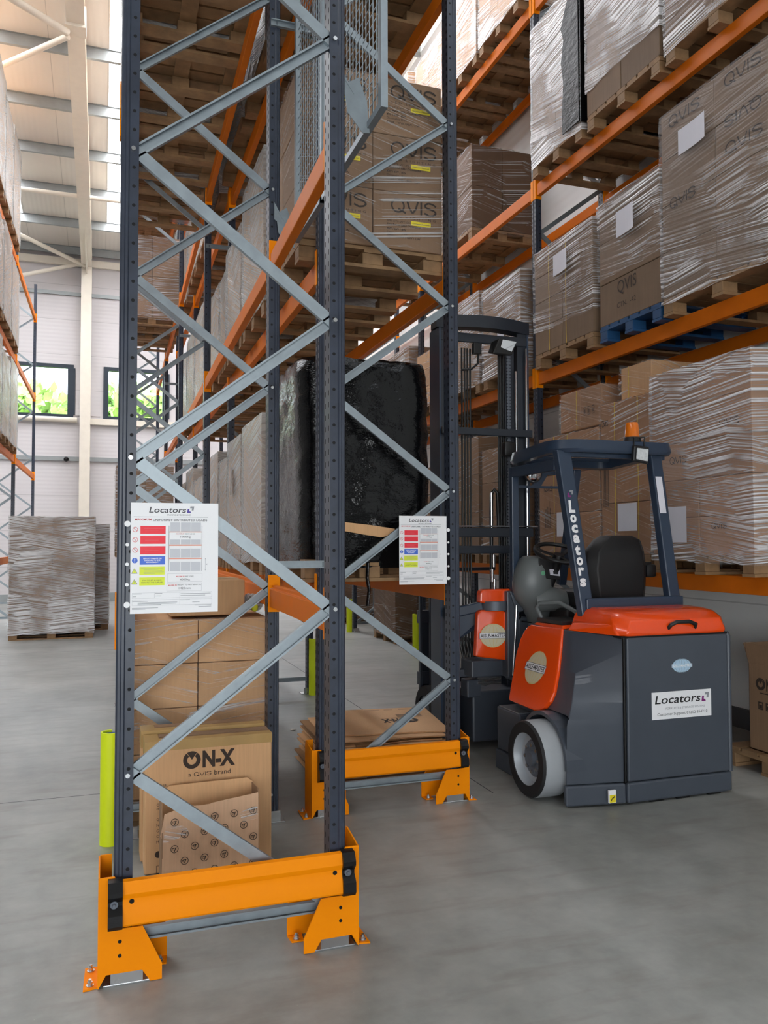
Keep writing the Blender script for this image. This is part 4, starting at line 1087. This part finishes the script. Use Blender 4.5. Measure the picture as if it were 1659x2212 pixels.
W().loft([[(3.12,4.388,z),(2.725,4.452,z),(2.735,4.495,z),(3.12,4.46,z)] for z in (.012,.138)]).obj('bumper_strip','truck_grey',bevel=.012)
W().box(3.128,3.94,4.382,4.42,.012,.138).obj('bumper_strip','truck_grey',bevel=.012)
d=W().box(3.135,3.925,4.386,4.41,.142,1.045).obj('rear_door','truck_grey',bevel=.012)
W().tube([(3.937,4.40,.14),(3.937,4.40,1.03),(3.93,4.41,1.05)],.018,10).obj('door_post','truck_grey',smooth=50)
W().tube([(3.122,4.398,.14),(3.122,4.398,1.045)],.010,8).obj('door_seal','rubber',smooth=50)
for x in (3.3,3.5,3.75): W().box(x,x+.1,4.39,4.6,.004,.02).obj('underside_rib','rubber')
# step box ahead of the rear wheel
W().box(2.755,3.0,5.10,5.44,.145,.45).obj('step_box','truck_grey',bevel=.012)
W().box(2.745,3.0,5.09,5.45,.0,.14).obj('step_skirt','truck_grey',bevel=.012)
W().box(2.765,2.95,5.12,5.42,.45,.456).obj('step_plate','galv')
# wheel arch
m=W(); n=14
for i in range(n):
    a=math.pi*(-.02+1.04*i/n); b=math.pi*(-.02+1.04*(i+1)/n); c=(4.745,.245)
    P=lambda x,r,t:(x,c[0]-r*math.cos(t),c[1]+r*math.sin(t))
    m.hexa([P(2.73,.275,a),P(2.87,.275,a),P(2.87,.275,b),P(2.73,.275,b),P(2.73,.30,a),P(2.87,.30,a),P(2.87,.30,b),P(2.73,.30,b)])
m.obj('wheel_arch','truck_grey')
wh=W().lathe([(.165,.0),(.172,-.012),(.232,-.012),(.243,.005),(.245,.03),(.245,.175),(.165,.175)],(2.615,4.745,.247),'X',40).obj('rear_tyre','tyre_tread',smooth=40)
wh.data.materials.append(M['tyre_black'])
for p in wh.data.polygons:
    cx=sum((wh.data.vertices[i].co.x for i in p.vertices))/len(p.vertices)+T0.x
    if cx<2.612: p.material_index=1
W().lathe([(.166,-.010),(.160,-.002),(.150,.045),(.118,.055),(.06,.055),(.06,.06),(.166,.165)],(2.618,4.745,.247),'X',36).obj('rim','rim',wh,smooth=40)
W().lathe([(.118,.0),(.112,-.006),(.05,-.008),(.046,-.035),(.002,-.038),(.002,.02),(.118,.02)],(2.668,4.745,.247),'X',30).obj('hub','hub',wh,smooth=35)
for k in range(8):
    a=2*math.pi*k/8; W().cyl((2.645,4.745+.085*math.cos(a),.247+.085*math.sin(a)),(2.665,4.745+.085*math.cos(a),.247+.085*math.sin(a)),.013,n=6).obj('wheel_nut','zinc',wh)
W().lathe([(.165,.0),(.245,.005),(.245,.175),(.165,.175)],(3.78,4.745,.247),'X',32).obj('rear_tyre','tyre_tread',smooth=40)
# orange side cowl on the sloping left flank
def SP(y,z,o=.0): return (2.75+(z-.45)*.4098-.012-o,y,z)
ol=[(5.33,1.05),(5.22,1.052),(4.91,1.062),(4.86,.95),(4.79,.79),(4.755,.66),(4.765,.60),(4.80,.555),(4.86,.525),(4.92,.515),(5.10,.518),(5.285,.52),(5.315,.60),(5.35,.70),(5.40,.83),(5.415,.93),(5.40,.99),(5.37,1.03)]
m=W(); m.prism([SP(y,z) for y,z in ol],(.03,0,-.012)); cowl=m.obj('side_cowl','truck_orange',bevel=.012)
W().loft([[(2.99,5.33,1.04),(3.0,4.93,1.05),(3.20,4.93,1.06),(3.20,5.36,1.05)],[(3.01,5.30,1.065),(3.02,4.95,1.075),(3.20,4.95,1.08),(3.20,5.33,1.07)]]).obj('cowl_top','truck_orange',bevel=.006)
def globe(o,xd,yd,w,h,cols,parent,nm='globe_logo'):
    t_=[cols]
    f=WF(o,xd,yd,.002); f.disc(0,0,w/2,ry=h/2,n=36); base=f.obj(nm,cols[0],parent)
    f=WF(o,xd,yd,.003); f.arc(0,0,w*.485,w*.5,n=36,sy=h/w)
    for k in (.16,.36): 
        for s in (-1,1):
            f.pl([(s*k*w*math.cos(rad(a)),h*.48*math.sin(rad(a))) for a in range(-90,91,15)],h*.012)
    f.rect(-w*.005,w*.005,-h*.48,h*.48)
    f.obj('logo_line',cols[1],parent)
    f=WF(o,xd,yd,.004); f.rect(-w*.53,w*.53,-h*.12,h*.12); f.obj('logo_band',cols[2],parent)
    f=WF(o,xd,yd,.005); f.text('AISLE-MASTER',-w*.49,-h*.075,w*.98,h*.15,bold=.02); f.frame(-w*.53,w*.53,-h*.12,h*.12,h*.012); f.obj('lettering',cols[3],parent)
sl=Vector((.4098,0,1)).normalized()
globe(SP(5.065,.775,.001),(0,-1,0),sl,.255,.24,('cream','gold_line','white','ink_grey'),cowl)
globe((3.552,4.386,.851),(1,0,0),(0,0,1),.150,.092,('pale_blue','truck_grey','pale_blue','white'),d)
# sticker and dealer plate on the rear
p=W().box(3.316,3.779,4.382,4.3855,.517,.690).obj('dealer_plate','white',d)
f=WF((3.316,4.382,.517),(1,0,0),(0,0,1)); f.text('Locators',.022,.098,.355,.052,bold=.012,shear=.16); f.obj('lettering','plastic_black',d)
f=WF((3.316,4.382,.517),(1,0,0),(0,0,1)); f.text('FORKLIFTS & STORAGE SYSTEMS',.105,.060,.305,.013); f.obj('lettering','mid_grey',d)
f=WF((3.316,4.382,.517),(1,0,0),(0,0,1)); f.text('Customer Support 01202 854210',.04,.018,.39,.023); f.obj('lettering','ink_grey',d)
fa=WF((3.316,4.382,.517),(1,0,0),(0,0,1)); fb=WF((3.316,4.382,.517),(1,0,0),(0,0,1)); arrow_logo(fa,fb,.385,.096,.058); fa.obj('logo_mark','magenta',d); fb.obj('logo_mark','mid_grey',d)
W().box(2.985,3.035,4.375,4.389,.032,.110).obj('caution_sticker','white')
f=WF((2.985,4.375,.032),(1,0,0),(0,0,1)); f.rect(.003,.047,.003,.05); f.obj('caution_sticker','sticker_yellow')
f=WF((2.985,4.375,.032),(1,0,0),(0,0,1),.002); f.pl([(.012,.012),(.022,.03),(.034,.033),(.038,.042)],.006); f.obj('pictogram','plastic_black')
# engine cover
def rr(x0,x1,y0,y1,z,c=.05,dx=0):
    return [(x0+c,y0,z),(x1-c,y0,z),(x1,y0+c,z),(x1,y1-c,z),(x1-c,y1,z),(x0+c,y1,z),(x0,y1-c,z),(x0,y0+c*1.4,z)]
W().loft([rr(3.09,3.945,4.385,5.0,1.052),rr(3.085,3.95,4.38,5.0,1.075),rr(3.10,3.945,4.395,5.0,1.15,.07),rr(3.13,3.93,4.44,5.0,1.188,.08),rr(3.17,3.90,4.52,4.98,1.205,.09)]).obj('engine_cover','truck_orange',smooth=50,bevel=.01)
W().box(3.10,3.94,4.392,5.0,1.040,1.054).obj('cover_seal','rubber')
W().loft([[(3.0,4.86,1.05),(3.09,4.42,1.055),(3.12,4.42,1.055),(3.15,4.98,1.05)],[(3.04,4.86,1.10),(3.10,4.46,1.12),(3.14,4.46,1.14),(3.16,4.98,1.12)]]).obj('cover_side','truck_orange',bevel=.008)
W().tube([(3.455,4.392,1.092),(3.462,4.368,1.118),(3.50,4.362,1.135),(3.60,4.362,1.135),(3.655,4.368,1.116),(3.665,4.392,1.09)],.013,8).obj('cover_handle','plastic_black',smooth=60)
# overhead guard
def pil(p0,p1,w0,w1,d0,name='guard_pillar'):
    m=W(); p0=Vector(p0);p1=Vector(p1)
    R=[]
    for p,w_ in ((p0,w0),(p1,w1)): R.append([(p.x-w_/2,p.y-d0/2,p.z),(p.x+w_/2,p.y-d0/2,p.z),(p.x+w_/2,p.y+d0/2,p.z),(p.x-w_/2,p.y+d0/2,p.z)])
    m.loft(R); return m.obj(name,'truck_navy',bevel=.010)
pl_=pil((3.155,4.85,1.06),(3.065,5.02,2.30),.10,.115,.07)
pr_=pil((3.885,4.88,1.20),(3.84,5.02,2.30),.095,.095,.07)
W().box(3.13,3.93,4.82,4.88,1.19,1.265).obj('guard_crossbar','truck_navy',bevel=.008)
# lettering down the left pillar
def PP(z): k=(z-1.06)/1.24; return Vector((3.155-.09*k,4.85+.17*k-.036,z)),.10+.015*k
for ch,z,hh in zip('Locators',(1.855,1.785,1.715,1.645,1.560,1.490,1.420,1.345),(.095,.062,.062,.062,.075,.062,.062,.062)):
    p,w_=PP(z); f=WF(p+Vector((-.030,0,0)),(1,0,0),Vector((-.0726,.137,1)),.002); f.text(ch,-.004,0,.050 if ch not in 't' else .042,hh*.94,bold=.05,shear=.08); f.obj('lettering','white',pl_)
p,w_=PP(1.965); fa=WF(p+Vector((-.03,0,0)),(1,0,0),Vector((-.0726,.137,1)),.002); fb=WF(p+Vector((-.03,0,0)),(1,0,0),Vector((-.0726,.137,1)),.002); arrow_logo(fa,fb,0,0,.05); fa.obj('logo_mark','magenta',pl_); fb.obj('logo_mark','mid_grey',pl_)
f=WF((3.865-.045,4.925,1.86),(1,0,0),Vector((-.04,.127,1)),.003); f.rect(.0,.055,0,.27); f.obj('rating_label','paper',pr_)
# roof of the guard
def gr(e,z): 
    x0,x1,y0,y1=3.0-e,3.96+e,4.93-e,5.78+e; c=.20
    pts=[]
    for cx,cy,a0 in ((x1-.09,y0+.09,-90),(x1-.09,y1-.09,0),(x0+c,y1-c,90),(x0+c,y0+c,180)):
        r_=.09 if cx>3.5 else c
        for k in range(5): a=rad(a0+90*k/4); pts.append((cx+r_*math.cos(a),cy+r_*math.sin(a),z-.05*max(0,(cy-5.3)/.5)))
    return pts
m=W(); o0=gr(0,2.285);o1=gr(.012,2.31);o2=gr(.0,2.375);i0=gr(-.07,2.285);i2=gr(-.07,2.36)
R=[[m.bm.verts.new(p) for p in r] for r in (o0,o1,o2,i2,i0,o0)]
n=len(o0)
for A_,B_ in zip(R,R[1:]):
    for k in range(n): m.bm.faces.new((A_[k],A_[(k+1)%n],B_[(k+1)%n],B_[k]))
bmesh.ops.remove_doubles(m.bm,verts=m.bm.verts[:],dist=1e-5)
m.obj('guard_roof_frame','truck_navy',smooth=40)
for k in range(5):
    y=5.10+k*.135; W().box(3.05,3.92,y,y+.014,2.335-.05*max(0,(y-5.3)/.5),2.36-.05*max(0,(y-5.3)/.5)).obj('guard_slat','truck_navy')
W().box(3.04,3.93,5.0,5.03,2.255,2.29).obj('guard_header','truck_navy',bevel=.006)
m=W(); m.box(3.02,3.06,5.05,5.72,2.16,2.24); m.obj('guard_side_rail','truck_navy',bevel=.006)
# front struts and pivot pillar
W().bar((3.05,5.70,1.24),(3.05,5.70,2.24),.062,.05,(0,1,0)).obj('front_pillar','truck_navy',bevel=.008)
W().bar((3.60,5.92,1.30),(3.63,5.72,2.24),.07,.05,(0,1,0)).obj('front_pillar','truck_navy',bevel=.008)
m=W(); m.prism([(3.06,5.71,2.22),(3.62,5.71,2.22),(3.62,5.71,2.08),(3.06,5.71,2.08),(3.06,5.71,2.10),(3.54,5.71,2.10),(3.54,5.71,2.19),(3.36,5.71,2.19),(3.30,5.71,2.10),(3.22,5.71,2.10),(3.28,5.71,2.19),(3.06,5.71,2.19)],(0,.02,0)); m.obj('front_header','truck_navy')
W().lathe([(.002,-.028),(.045,-.022),(.068,-.004),(.070,.01),(.002,.012)],(3.147,5.56,2.185),'Y',28).obj('round_mirror','mirror',smooth=50)
W().lathe([(.066,-.004),(.074,-.002),(.074,.02),(.002,.022)],(3.147,5.562,2.185),'Y',28).obj('mirror_housing','plastic_black',smooth=40)
W().bar((3.147,5.58,2.19),(3.06,5.70,2.215),.02,.02).obj('mirror_arm','plastic_black')
# beacon and work lamp
bc=W().lathe([(.066,2.378),(.062,2.40),(.056,2.412),(.002,2.414)],(3.634,4.985,0),'Z',24).obj('beacon_base','plastic_black',smooth=40)
W().lathe([(.052,2.412),(.052,2.43),(.047,2.50),(.040,2.518),(.002,2.521)],(3.634,4.985,0),'Z',24).obj('amber_lens','amber',bc,smooth=40)
lp=W().loft([[(3.575,4.93,2.235),(3.705,4.93,2.215),(3.712,4.93,2.335),(3.585,4.93,2.345)],[(3.568,4.89,2.225),(3.70,4.885,2.205),(3.712,4.885,2.335),(3.582,4.89,2.345)]]).obj('work_lamp','plastic_black',bevel=.012)
W().loft([[(3.592,4.888,2.24),(3.688,4.883,2.225),(3.698,4.883,2.318),(3.60,4.888,2.325)],[(3.595,4.878,2.243),(3.684,4.874,2.229),(3.694,4.874,2.314),(3.603,4.878,2.321)]]).obj('lamp_lens','lamp_glass',lp,bevel=.006)
W().tube([(3.60,4.92,2.33),(3.61,4.93,2.40),(3.70,4.93,2.41),(3.69,4.92,2.33)],.007,6).obj('lamp_bracket','plastic_black',smooth=60)
W().tube([(3.64,4.97,2.385),(3.60,4.93,2.36),(3.55,4.95,2.33),(3.53,5.0,2.32)],.005,6).obj('cable','hose',smooth=60)
# seat
def sr(z,x0,x1,y0,y1,c=.06):
    return [(x0+c,y0,z),(x1-c,y0,z),(x1,y0+c,z),(x1,y1-.02,z),(x1-.02,y1,z),(x0+.02,y1,z),(x0,y1-.02,z),(x0,y0+c,z)]
W().loft([sr(1.20,3.40,3.86,5.12,5.26),sr(1.30,3.37,3.87,5.11,5.26),sr(1.45,3.345,3.87,5.10,5.25),sr(1.58,3.37,3.862,5.11,5.25),sr(1.665,3.45,3.845,5.13,5.25),sr(1.70,3.52,3.79,5.16,5.25)]).obj('seat_back','seat_black',smooth=40,bevel=.01)
W().box(3.38,3.86,5.22,5.75,1.16,1.28,bev=.03).obj('seat_cushion','seat_black',smooth=40)
W().box(3.865,3.955,5.14,5.27,1.385,1.485,bev=.02).obj('armrest','plastic_black',smooth=40)
W().box(3.86,3.92,5.16,5.22,1.47,1.50).obj('armrest_bracket','plastic_black')
# dash column
def er(c,rx,ry,tx=0,n=16):
    return [(c[0]+rx*math.cos(2*math.pi*k/n),c[1]+ry*math.sin(2*math.pi*k/n),c[2]+tx*math.cos(2*math.pi*k/n)) for k in range(n)]
W().loft([er((3.27,5.72,.85),.10,.09),er((3.265,5.71,.98),.088,.085),er((3.25,5.69,1.06),.092,.09),er((3.225,5.67,1.13),.115,.105),er((3.195,5.65,1.20),.155,.13),er((3.18,5.64,1.27),.170,.14),er((3.17,5.63,1.34),.165,.14),er((3.175,5.63,1.44),.15,.13),er((3.19,5.63,1.52),.125,.11),er((3.20,5.63,1.545),.10,.09)]).obj('dash_column','plastic_grey',smooth=60)
m=W(); m.tube([(3.18,5.60,1.20),(3.27,5.56,1.215),(3.36,5.53,1.20),(3.46,5.52,1.15)],[.10,.10,.085,.06],14); m.obj('column_cowl','plastic_grey',smooth=60)
W().tube([(3.36,5.52,1.115),(3.40,5.51,1.13),(3.43,5.51,1.125)],[.055,.05,.03],10).obj('lever_boot','plastic_black',smooth=60)
m=W(); m.prism([(3.15,5.505,1.38),(3.33,5.49,1.36),(3.34,5.50,1.50),(3.16,5.515,1.53)],(0,.01,0)); m.obj('dash_panel','plastic_black',bevel=.004)
m=W(); m.prism([(3.245,5.49,1.40),(3.325,5.482,1.39),(3.325,5.486,1.44),(3.24,5.494,1.445)],(0,.006,0)); m.obj('display','paper')
m=W(); m.prism([(3.27,5.484,1.407),(3.305,5.48,1.405),(3.305,5.482,1.43),(3.268,5.486,1.432)],(0,.004,0)); m.obj('display_screen','plastic_black')
W().cyl((3.185,5.515,1.415),(3.185,5.495,1.415),.018,n=14).obj('green_button','green_button',smooth=40)
cx,cy,cz=3.30,5.45,1.567
ax=Vector((0,-.38,.92)).normalized(); ux=Vector((1,0,0)); uy=ax.cross(ux)
pts=[Vector((cx,cy,cz))+ux*.185*math.cos(2*math.pi*k/32)+uy*.185*math.sin(2*math.pi*k/32) for k in range(32)]
W().tube(pts,.0165,10,closed=True).obj('steering_wheel','plastic_black',smooth=60)
m=W(); c=Vector((cx,cy,cz))-ax*.03
for a in (0,120,240):
    q_=Vector((cx,cy,cz))+ux*.18*math.cos(rad(a+30))+uy*.18*math.sin(rad(a+30)); m.bar(c,q_,.03,.012,ax)
m.cyl(c-ax*.02,c+ax*.02,.05,.04,16); m.obj('wheel_spokes','plastic_black',smooth=40)
W().tube([c,c-ax*.10+Vector((.0,.03,-.05)),Vector((3.27,5.56,1.30))],[.035,.03,.03],12).obj('steering_shaft','plastic_black',smooth=60)
W().lathe([(.002,0),(.022,.005),(.026,.03),(.022,.055),(.002,.06)],tuple(Vector((cx,cy,cz))+ux*.17+uy*.07+ax*.015),'Z',14).obj('steering_knob','plastic_black',smooth=60)
W().tube([(3.47,5.44,1.13),(3.475,5.42,1.17)],[.012,.022],10).obj('hydraulic_lever','gold_line',smooth=60)
W().box(3.30,3.80,5.36,5.80,.95,1.15,bev=.02).obj('seat_plinth','plastic_black')
# grab rail and battery edge
W().tube([(3.06,5.30,1.085),(3.03,5.33,1.17),(3.04,5.30,1.205),(3.13,5.18,1.215),(3.18,5.05,1.16),(3.20,4.95,1.085)],.016,8).obj('grab_rail','plastic_grey',smooth=60)
W().box(3.02,3.26,4.96,5.30,1.075,1.10).obj('rail_base','plastic_black')
# front chassis: pivot post, orange nose panels, axle box, tyres
W().box(2.985,3.085,5.70,5.80,.60,1.27).obj('pivot_post','truck_grey',bevel=.008)
m=W(); m.prism([(3.0,5.69,1.27),(3.12,5.69,1.27),(3.20,5.66,1.20),(3.21,5.66,1.13),(3.06,5.69,1.10)],(0,.12,0)); m.obj('pivot_cap','truck_grey',bevel=.01)
W().tube([(3.055,5.685,1.16),(3.045,5.685,.95),(3.02,5.685,.62)],.010,8).obj('edge_rod','chrome',smooth=60)
W().box(3.08,3.2,5.72,5.95,.55,1.06,bev=.02).obj('side_tank','truck_grey')
W().tube([(3.09,5.70,1.05),(3.12,5.66,1.15),(3.20,5.66,1.02),(3.10,5.68,1.035)],.006,6).obj('filler_clip','hose',smooth=60)
m=W(); m.prism([(2.765,5.77,1.10),(2.79,5.765,1.125),(2.96,5.745,1.12),(3.02,5.74,1.095),(3.02,5.74,.725),(2.745,5.77,.765)],(0,.06,0)); nose=m.obj('nose_panel','truck_orange',bevel=.012)
m=W(); m.prism([(2.785,5.77,1.18),(2.79,5.77,1.26),(2.81,5.77,1.283),(3.045,5.745,1.285),(3.03,5.745,1.162)],(0,.08,0)); m.obj('upper_nose_panel','truck_orange',bevel=.012)
globe((2.885,5.752,.925),Vector((1,-.1,0)),(0,0,1),.215,.185,('cream','gold_line','white','ink_grey'),nose)
W().cyl((2.92,5.80,1.12),(2.92,5.80,1.19),.10,n=24).obj('pivot_pin','hub',smooth=40)
W().bar((2.85,5.85,1.15),(2.60,6.0,1.08),.12,.08).obj('pivot_arm','truck_navy',bevel=.01)
W().prism([(2.62,5.98,1.08),(2.9,5.85,1.10),(2.84,5.85,1.0),(2.66,5.98,.86)],(0,.08,0)).obj('pivot_gusset','truck_navy')
W().box(2.72,3.05,5.79,6.0,.60,.73).obj('nose_base','truck_grey',bevel=.01)
W().box(2.80,3.40,5.95,6.45,.06,.46).obj('axle_box','truck_grey',bevel=.015)
W().box(2.74,2.86,5.92,6.05,.42,.56).obj('axle_lug','truck_grey',bevel=.01)
W().box(2.60,3.38,5.93,6.02,.585,.645).obj('chassis_bar','truck_grey',bevel=.005)
for z in (.535,.575):
    W().tube([(2.83,5.92,z),(2.90,5.92,z-.006),(2.96,5.92,z),(3.03,5.92,z-.003)],[.014,.02,.014,.018],10).obj('hydraulic_fitting','zinc',smooth=40)
for x in (2.60,3.34):
    wf=W().lathe([(.13,.0),(.20,.0),(.215,.02),(.215,.15),(.20,.17),(.13,.17)],(x,6.50,.216),'X',30).obj('front_tyre','tyre_black',smooth=40)
    W().lathe([(.13,.02),(.05,.03),(.002,.0),(.002,.15),(.13,.15)],(x,6.50,.216),'X',24).obj('front_hub','hub',wf,smooth=40)
# mast
my=6.12
def rail(x0,x1,name='mast_rail',y0=my-.06,y1=my+.12,z0=.06,z1=3.42,mat='mast_black'):
    m=W(); t_=.016
    m.box(x0,x1,y0,y0+t_,z0,z1); m.box(x0,x1,y1-t_,y1,z0,z1); m.box((x0+x1)/2-t_/2,(x0+x1)/2+t_/2,y0+t_,y1-t_,z0,z1); return m.obj(name,mat,bevel=.003)
rail(2.575,2.665); rail(3.285,3.375); rail(2.675,2.755,y0=my-.03,y1=my+.10,z1=3.38); rail(3.185,3.27,y0=my-.03,y1=my+.10,z1=3.38)
for x in (2.575,3.375): W().box(x-.008,x+.008,my-.075,my+.13,.1,3.40).obj('mast_side_plate','truck_navy')
for x in (3.352,3.255,2.665): W().cyl((x,my-.085,.9 if x!=3.352 else 1.3),(x,my-.085,3.28 if x==3.352 else 3.08),.011,n=10).obj('chrome_rod','chrome',smooth=40)
for x,z1 in ((3.205,3.2),(2.71,3.18)):
    m=W(); z=.55
    while z<z1: m.box(x-.018,x+.018,my-.055,my-.045,z,z+.018); z+=.027
    m.box(x-.008,x+.008,my-.052,my-.046,.55,z1); m.obj('lift_chain','hub')
for k,x in enumerate((2.775,2.80,2.825,2.85,3.11,3.13,3.155)):
    W().tube([(x,my-.05,.7),(x,my-.05,2.0),(x+.002,my-.05,3.25)],.0085,8).obj('hydraulic_hose','hose',smooth=60)
for x,z0,z1 in ((2.965,1.72,2.10),(3.035,1.15,2.05)): pass
W().tube([(3.03,my-.06,.70),(3.03,my-.06,1.9),(3.035,my-.06,2.05),(3.06,my-.06,2.09),(3.09,my-.06,2.06),(3.10,my-.06,1.7)],.016,10).obj('lift_hose_loop','hose',smooth=60)
W().cyl((3.02,my-.085,1.7),(3.02,my-.085,2.06),.010,n=10).obj('chrome_rod','chrome',smooth=40)
for x,z in ((3.02,1.33),(3.04,1.25),(3.035,1.45)): W().cyl((x,my-.09,z),(x,my-.09,z+.10),.016,n=10).obj('hydraulic_fitting','zinc',smooth=40)
def cb(z0,z1,y=my-.10,x0=2.57,x1=3.385,mat='mast_black',name='mast_crossbar'): return W().box(x0,x1,y-.03,y,z0,z1).obj(name,mat,bevel=.005)
cb(2.525,2.585); cb(1.695,1.77); cb(1.56,1.625,x1=3.2); cb(3.30,3.375,my-.04)
m=W(); n=10; A_=[];B_=[]
for k in range(n+1):
    u=k/n; x=2.55+.85*u; y=my-.06-.10*math.sin(math.pi*u); A_.append((x,y,3.405)); B_.append((x,y,3.505))
R=[]
for a,b in zip(A_,B_): R.append([a,b,(b[0],b[1]+.12,b[2]+.012),(a[0],a[1]+.12,a[2])])
m.loft(R); m.obj('mast_top_bar','mast_black',smooth=40)
W().tube([(2.6,my-.115,1.782),(3.43,my-.115,1.782)],.008,8).obj('tie_rod','chrome',smooth=60)
W().cyl((2.63,my-.12,1.5),(2.63,my-.12,1.80),.008,n=8).obj('stop_pin','zinc',smooth=40)
W().loft([[(2.985,my-.10,3.21),(3.13,my-.10,3.20),(3.14,my-.10,3.26),(3.02,my-.10,3.31)],[(2.99,my-.19,3.19),(3.17,my-.19,3.185),(3.22,my-.19,3.31),(3.05,my-.19,3.325)]]).obj('mast_mirror_housing','plastic_black',bevel=.012)
W().prism([(3.06,my-.193,3.245),(3.16,my-.193,3.215),(3.205,my-.193,3.30),(3.08,my-.193,3.31)],(0,-.003,0)).obj('mast_mirror','mirror')
W().box(2.86,2.93,my-.11,my-.06,3.20,3.29,bev=.006).obj('junction_box','plastic_black')
W().tube([(2.91,my-.09,3.2),(2.90,my-.10,3.12),(2.84,my-.10,3.07),(2.76,my-.09,3.06)],.010,8).obj('cable','hose',smooth=60)
W().box(3.115,3.215,my-.15,my-.07,2.36,2.48,bev=.015).obj('sensor_cover','plastic_black',smooth=40)
# fork carriage in front of the mast
for z in (.95,.42): W().box(2.60,3.34,6.62,6.66,z,z+.11).obj('carriage_bar','mast_black',bevel=.005)
for x in (2.66,3.16):
    m=W(); m.prism([(x,6.68,.06),(x,6.72,.06),(x,6.72,1.05),(x,6.68,1.05)],(.11,0,0)); m.hexa([(x,6.70,.05),(x+.11,6.70,.05),(x+.08,7.25,.05),(x+.03,7.25,.05),(x,6.70,.095),(x+.11,6.70,.095),(x+.08,7.25,.06),(x+.03,7.25,.06)]); m.obj('fork','mast_black',bevel=.004)
m=W()
for x in (2.605,2.70,2.78): m.box(x,x+.028,6.60,6.63,.38,1.42)
m.box(2.60,3.34,6.60,6.63,1.40,1.43); m.obj('load_backrest','mast_black',bevel=.004)
# hoses and clutter low in the mast
for k in range(5):
    W().tube([(2.72+.03*k,my-.10,.85),(2.74+.03*k,my-.13,.72-.02*k),(2.80+.02*k,my-.12,.62)],.008,6).obj('hydraulic_hose','hose',smooth=60)
W().cyl((2.685,my-.10,.64),(2.685,my-.10,.95),.008,n=8).obj('chrome_rod','zinc',smooth=40)
bpy.data.scenes.remove(_ts)
